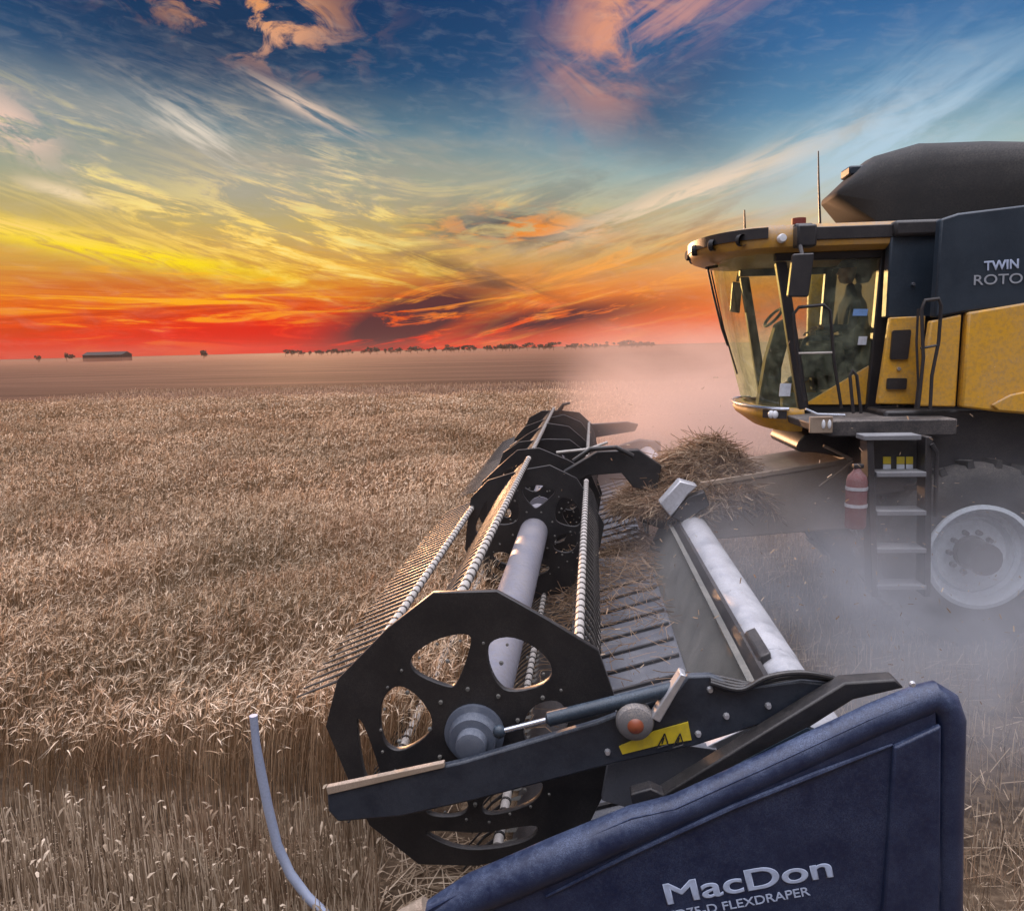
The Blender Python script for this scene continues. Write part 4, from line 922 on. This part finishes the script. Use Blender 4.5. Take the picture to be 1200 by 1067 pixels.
# platform
zp = at(1000, 488, 7.9).z
plf = MB().prism([(at(941, 476, 7.8).x, zp-.02), (at(975, 482, 7.8).x, zp+.0), (at(1108, 486, 7.8).x, zp), (at(1108, 486, 7.8).x, zp-.16), (at(965, 500, 7.8).x, zp-.16), (at(943, 497, 7.8).x, zp-.10)], 7.55, 8.40).build('platform', 'deck', cmb, .015)
MB().box(at(941, 480, 7.8).x-.01, at(966, 480, 7.8).x, 7.52, 7.56, zp-.12, zp+.04).build('platform_end', 'feeder', cmb, .01)
for u_ in (965, 972): MB().ball(at(u_, 497, 7.52), .018, .02, .045).build('step_light', 'lamp', cmb)
rail([(944, 479), (958, 485), (990, 486)], 7.5, .012, 'platform_rail', 'chrome')
# ladder
lad = empty('access_ladder', (0, 0, 0), None, None); child(lad, cmb)
YL = 7.15
for v_, d_ in ((513, .10), (556, .05), (601, .0), (645, -.04), (688, -.08)):
    p0, p1 = at(1028 if v_ > 520 else 1013, v_, YL), at(1086 if v_ > 520 else 1080, v_, YL)
    MB().box(p0.x, p1.x, YL-d_*0, YL+.22, p0.z-.025, p0.z+.02).build('step', 'steptread', lad, .006)
for ua, ub in ((1021, 1027), (1090, 1088)):
    pa_, pb_ = at(ua, 512, YL), at(ub, 700, YL)
    MB().prism([(pa_.x-.03, pa_.z), (pa_.x+.03, pa_.z), (pb_.x+.03, pb_.z), (pb_.x-.03, pb_.z)], YL+.02, YL+.2).build('side_rail', 'black', lad, .008)
MB().prism(bpts([(1020, 516), (1084, 516), (1084, 553), (1022, 553)], YL+.2), YL+.2, YL+.23).build('back_plate', 'black', lad)
for uu in ((1035, 1044), (1051, 1060), (1062, 1070)):
    MB().prism(bpts([(uu[0], 535), (uu[1], 535), (uu[1], 543.5), (uu[0], 543.5)], YL+.19), YL+.19, YL+.199).build('warning_sticker', 'decal', lad)
    MB().prism(bpts([(uu[0], 544), (uu[1], 544), (uu[1], 551.5), (uu[0], 551.5)], YL+.19), YL+.19, YL+.199).build('warning_sticker', 'white', lad)
MB().tube([at(1092, 520, YL), at(1098, 530, YL), at(1097, 560, YL), at(1096, 605, YL)], .02, 8).build('hand_rail', 'black', lad)
# wheels
def wheel(cx_, y0_, r_, name, wid=.75, rimr=.49):
    wl = empty(name, (cx_, y0_, r_), None, None); child(wl, cmb)
    c_ = (cx_, y0_, r_); rr = rimr
    tp_ = [(rr, .03), (rr+.06, -.0), (r_*.72, -.045), (r_*.90, -.02), (r_*.965, .03), (r_*.975, .2), (r_*.975, wid-.2), (r_*.965, wid-.03), (r_*.9, wid+.02), (rr+.06, wid), (rr, wid-.03)]
    ty = MB().lathe(tp_, c_, 56)
    for k in range(22):
        a = 2*math.pi*k/22
        for sgn in (0, 1):
            yy = [0.0, wid*.52] if sgn == 0 else [wid, wid*.48]; a1 = a+(.14 if sgn else 0); ring = []
            for yv, da in ((yy[0], 0), (yy[1], .16)):
                ring.append([(cx_+q_*math.cos(a1+da+e_), y0_+yv, r_+q_*math.sin(a1+da+e_)) for q_, e_ in ((r_*.93, -.035), (r_*1.015, -.025), (r_*1.015, .025), (r_*.93, .035))])
            ty.loft(ring)
    ty.build('tyre', 'tyre', wl)
    rm = MB().lathe([(rr+.015, .01), (rr+.02, -.035), (rr-.02, -.04), (rr-.045, .02), (rr-.06, .10), (rr*.80, .13), (rr*.74, .10), (rr*.66, .17), (rr*.50, .20), (.16, .19), (.001, .19)], c_, 56)
    rm.build('rim', 'rim', wl)
    hbm = MB().lathe([(.17, .19), (.165, .12), (.14, .10), (.09, .10), (.08, .06), (.001, .06)], c_, 30)
    for k in range(10):
        a = 2*math.pi*k/10; hbm.lathe([(.001, .13), (.024, .13), (.028, .19)], (cx_+.21*math.cos(a), y0_, r_+.21*math.sin(a)), 8)
    hbm.build('hub', 'black', wl)
    MB().lathe([(.001, .05), (.035, .05), (.04, .07)], c_, 14).build('hub_cap', 'red', wl)
    return wl
pw = at(1148, 652, 7.72)
print('wheel', pw)
wheel(pw.x, 7.72, max(pw.z, .9), 'front_wheel', .75, .505)
wheel(pw.x, 2*CY-7.72-.75, max(pw.z, .9), 'front_wheel', .75, .505)
wheel(8.3, 7.6, .65, 'rear_wheel', .5, .33); wheel(8.3, 2*CY-7.6-.5, .65, 'rear_wheel', .5, .33)
MB().tube([(pw.x, 7.6, pw.z), (pw.x, 2*CY-7.6, pw.z)], .16, 16).build('axle', 'black', cmb)
MB().tube([(8.3, 7.8, .65), (8.3, 2*CY-7.8, .65)], .1, 12).build('axle', 'black', cmb)
MB().prism([(pw.x-1.0, zyb-.9), (pw.x-.9, zyb-.02), (XE-.6, zyb-.02), (XE-.8, zyb-.5), (pw.x+1.0, zyb-.6)], YB+.12, 2*CY-YB-.12).build('belly', 'black', cmb, .03)
fend = []
for a in np.linspace(R(25), R(150), 14): fend.append([(pw.x+1.12*math.cos(a), y_, pw.z+1.12*math.sin(a)) for y_ in (7.5, 8.2)])
# feeder house
fh = [at(862, 566, 8.62), at(988, 545, 8.62), at(1004, 600, 8.62), at(868, 604, 8.62)]
fhp = [(p_.x, p_.z) for p_ in fh]
fhp[0] = (TX+.12, at(862, 570, 8.62).z); fhp[3] = (TX+.12, fhp[0][1]-.62); fhp[1] = (bx1-.1, at(988, 545, 8.62).z+.05); fhp[2] = (bx1-.05, fhp[1][1]-.75)
fd = MB().prism(fhp, 8.62, 9.98).build('feeder_house', 'feeder', cmb, .02)
MB().prism([(fhp[0][0], fhp[0][1]+.005), (fhp[1][0], fhp[1][1]+.005), (fhp[1][0], fhp[1][1]+.05), (fhp[0][0], fhp[0][1]+.05)], 8.60, 8.66).build('edge_angle', 'feeder', fd)
rail([(965, 522), (998, 538)], 8.3, .016, 'lift_strut', 'feeder')
rail([(960, 570), (985, 552), (1000, 540)], 8.4, .014, 'lift_strut', 'feeder')
MB().prism(smooth_loop(bpts([(930, 530), (940, 510), (965, 502), (1005, 505), (1000, 540), (960, 530)], 8.7), 2), 8.7, 9.9).build('feeder_pivot', 'black', cmb, .02)
# fire extinguisher by the ladder
fx = at(1002, 618, 7.2); fz0, fz1 = fx.z, at(1002, 552, 7.2).z; fr = .092
fe = empty('fire_extinguisher', (fx.x, 7.2, fz0), 'red dust-coated fire extinguisher mounted beside the combine ladder', 'extinguisher')
MB().loft([[(fx.x+r_*math.cos(2*math.pi*k/20), 7.2+r_*math.sin(2*math.pi*k/20), z_) for k in range(20)] for r_, z_ in ((fr*.9, fz0), (fr, fz0+.02), (fr, fz1-.09), (fr*.85, fz1-.04), (fr*.45, fz1), (fr*.3, fz1+.03))]).build('cylinder', 'red', fe)
MB().box(fx.x-.04, fx.x+.05, 7.17, 7.23, fz1+.03, fz1+.07).build('valve', 'black', fe, .008)
for zz in (fz0+.2, fz1-.17): MB().lathe([(fr+.001, 0), (fr+.006, 0), (fr+.006, .03), (fr+.001, .03)], (0, 0, 0), 20).build('strap', 'steel', fe).matrix_basis = Matrix.Translation((fx.x, 7.2, zz)) @ Matrix.Rotation(R(90), 4, 'X')

# ---------------------------------------------------------------- the driver
def skin(name, verts, edges, radii, m, parent=None, sub=2):
    me = bpy.data.meshes.new(name); me.from_pydata(verts, edges, []); ob = bpy.data.objects.new(name, me); COL.objects.link(ob)
    md = ob.modifiers.new('skin', 'SKIN'); md.use_smooth_shade = True
    for v_, r_ in zip(me.skin_vertices[0].data, radii): v_.radius = (r_, r_) if not isinstance(r_, tuple) else r_
    me.skin_vertices[0].data[0].use_root = True
    sb = ob.modifiers.new('sub', 'SUBSURF'); sb.levels = sub; sb.render_levels = sub
    bpy.context.view_layer.update()
    m2 = bpy.data.meshes.new_from_object(ob.evaluated_get(bpy.context.evaluated_depsgraph_get())); ob.modifiers.clear(); ob.data = m2
    m2.materials.clear(); m2.materials.append(MT[m]); m2.shade_smooth()
    if parent is not None: child(ob, parent)
    return ob
px0, pz0 = sx+.06, zf+.66
V = [(px0, CY, pz0), (px0+.0, CY, pz0+.22), (px0+.02, CY, pz0+.42), (px0+.0, CY, pz0+.56), (px0-.03, CY, pz0+.66),
     (px0, CY-.2, pz0+.40), (px0-.08, CY-.25, pz0+.14), (px0-.36, CY-.17, pz0+.16), (px0, CY+.2, pz0+.40), (px0-.08, CY+.25, pz0+.14), (px0-.34, CY+.2, pz0+.10),
     (px0-.04, CY-.1, pz0-.02), (px0-.46, CY-.13, pz0+.02), (px0-.5, CY-.13, pz0-.40), (px0-.66, CY-.13, pz0-.46), (px0-.04, CY+.1, pz0-.02), (px0-.46, CY+.13, pz0+.02), (px0-.5, CY+.13, pz0-.40), (px0-.66, CY+.13, pz0-.46)]
Ed = [(0, 1), (1, 2), (2, 3), (3, 4), (2, 5), (5, 6), (6, 7), (2, 8), (8, 9), (9, 10), (0, 11), (11, 12), (12, 13), (13, 14), (0, 15), (15, 16), (16, 17), (17, 18)]
Rd = [.15, .15, .16, .06, .055, .075, .05, .035, .075, .05, .035, .09, .075, .05, .045, .09, .075, .05, .045]
drv = skin('person', V, Ed, Rd, 'cloth'); tag(drv, 'driver in dark cap and work shirt seated inside the combine cab', 'person')
hz = pz0+.78; hx = px0-.05
hd_ = MB(); rings = []
for zz, rx, ry, ox in ((-.13, .045, .045, .01), (-.115, .07, .055, -.015), (-.06, .088, .068, -.008), (0, .098, .076, 0), (.06, .098, .078, .006), (.10, .08, .066, .01), (.125, .03, .03, .01)):
    ring = []
    for k in range(20):
        a = 2*math.pi*k/20; x_ = hx+ox+rx*math.cos(a); y_ = CY+ry*math.sin(a)
        if abs(k-10) <= 1 and -.07 < zz < .03: x_ -= .016 if k == 10 else .004
        ring.append((x_, y_, hz+zz))
    rings.append(ring)
hd_.loft(rings).build('head', 'skin', drv, smooth=70)
MB().loft([[(hx-.105, CY-.015, hz-.02), (hx-.105, CY+.015, hz-.02), (hx-.09, CY+.01, hz+.03), (hx-.09, CY-.01, hz+.03)], [(hx-.128, CY-.012, hz-.03), (hx-.128, CY+.012, hz-.03), (hx-.12, CY+.006, hz-.015), (hx-.12, CY-.006, hz-.015)]]).build('nose', 'skin', drv, smooth=70)
cp = MB().loft([[(hx+.008+r_*1.12*math.cos(2*math.pi*k/20), CY+r_*.92*math.sin(2*math.pi*k/20), hz+z_) for k in range(20)] for r_, z_ in ((.098, .045), (.098, .09), (.08, .125), (.04, .145), (.005, .15))])
cp.add([(hx-.09, CY-.06, hz+.05), (hx-.09, CY+.06, hz+.05), (hx-.185, CY+.04, hz+.035), (hx-.185, CY-.04, hz+.035), (hx-.09, CY-.06, hz+.062), (hx-.09, CY+.06, hz+.062), (hx-.185, CY+.04, hz+.042), (hx-.185, CY-.04, hz+.042)], [(0, 1, 2, 3), (4, 7, 6, 5), (0, 4, 5, 1), (3, 2, 6, 7), (0, 3, 7, 4), (1, 5, 6, 2)])
cp.build('cap', 'denim', drv, smooth=60)
for s_, hp_ in ((-1, V[7]), (1, V[10])):
    hv = [(hp_[0]+.02, hp_[1], hp_[2]), (hp_[0]-.06, hp_[1], hp_[2]+.005)]; he = [(0, 1)]; hr = [.028, .034]
    hand = skin('hand', hv, he, hr, 'skin', drv, 1)
    for f_ in range(4):
        yb_ = hp_[1]+(f_-1.5)*.018; ln_ = (.07, .08, .075, .06)[f_]
        skin('finger', [(hp_[0]-.07, yb_, hp_[2]+.008), (hp_[0]-.07-ln_*.55, yb_, hp_[2]+.004), (hp_[0]-.07-ln_*.75, yb_, hp_[2]-.03)], [(0, 1), (1, 2)], [.009, .008, .007], 'skin', hand, 1)
    skin('thumb', [(hp_[0]-.03, hp_[1]-s_*.03, hp_[2]), (hp_[0]-.06, hp_[1]-s_*.055, hp_[2]-.005), (hp_[0]-.09, hp_[1]-s_*.05, hp_[2]-.02)], [(0, 1), (1, 2)], [.011, .009, .008], 'skin', hand, 1)

# ================================================================== AIR
def volume(name, x0, x1, y0, y1, z0, z1, dens, col, aniso=.2, noisy=None):
    m, t, o_ = mat(name+'_air'); v = t.N.new('ShaderNodeVolumePrincipled')
    v.inputs['Color'].default_value = col; v.inputs['Anisotropy'].default_value = aniso
    if noisy is None: v.inputs['Density'].default_value = dens
    else:
        tcn = t.N.new('ShaderNodeTexCoord'); gx, gy, gz = t.sep(tcn.outputs['Generated'])
        def fall(c_): return t.mul(t.ss(c_, 0.0, .30), t.ss(c_, 1.0, .70))
        g_ = t.N.new('ShaderNodeNewGeometry'); Pn = g_.outputs['Position']
        n_ = t.ss(t.noise(t.vm('MULTIPLY', Pn, noisy), 1.0, 4, .6, .6), (.28), .66)
        d_ = t.mul(t.mul(fall(gx), fall(gy)), t.mul(t.ss(gz, 1.0, .25), n_)); t.put(v.inputs['Density'], t.mul(d_, dens))
    t.L.new(v.outputs[0], o_.inputs['Volume'])
    ob = MB().box(x0, x1, y0, y1, z0, z1).build(name, m); tag(ob, kind='stuff'); return ob
hzo = volume('haze', -900, 900, -40, 800, -1.0, 10.5, .00013, (.88, .60, .48, 1))
tag(hzo, 'thin dusty evening haze over the whole field', 'haze')
d1 = volume('dust_bank', -400, 300, 47, 430, .02, 2.8, .0005, (.92, .50, .34, 1))
tag(d1, 'pinkish bank of dust drifting over the far stubble', 'dust')
d2_ = volume('dust_cloud', .0, 9.0, 4.0, 10.0, .02, 2.2, .62, (.68, .70, .76, 1), .1, (.9, .9, 1.3))
tag(d2_, 'grey-blue swirling dust around the combine wheel and ladder', 'dust')
d3_ = volume('dust_plume', -.8, 6.5, 10.1, 24, .02, 3.9, .50, (.90, .70, .62, 1), .3, (.45, .45, .8))
tag(d3_, 'pale pink dust plume rising behind the straw heap and cab', 'dust')
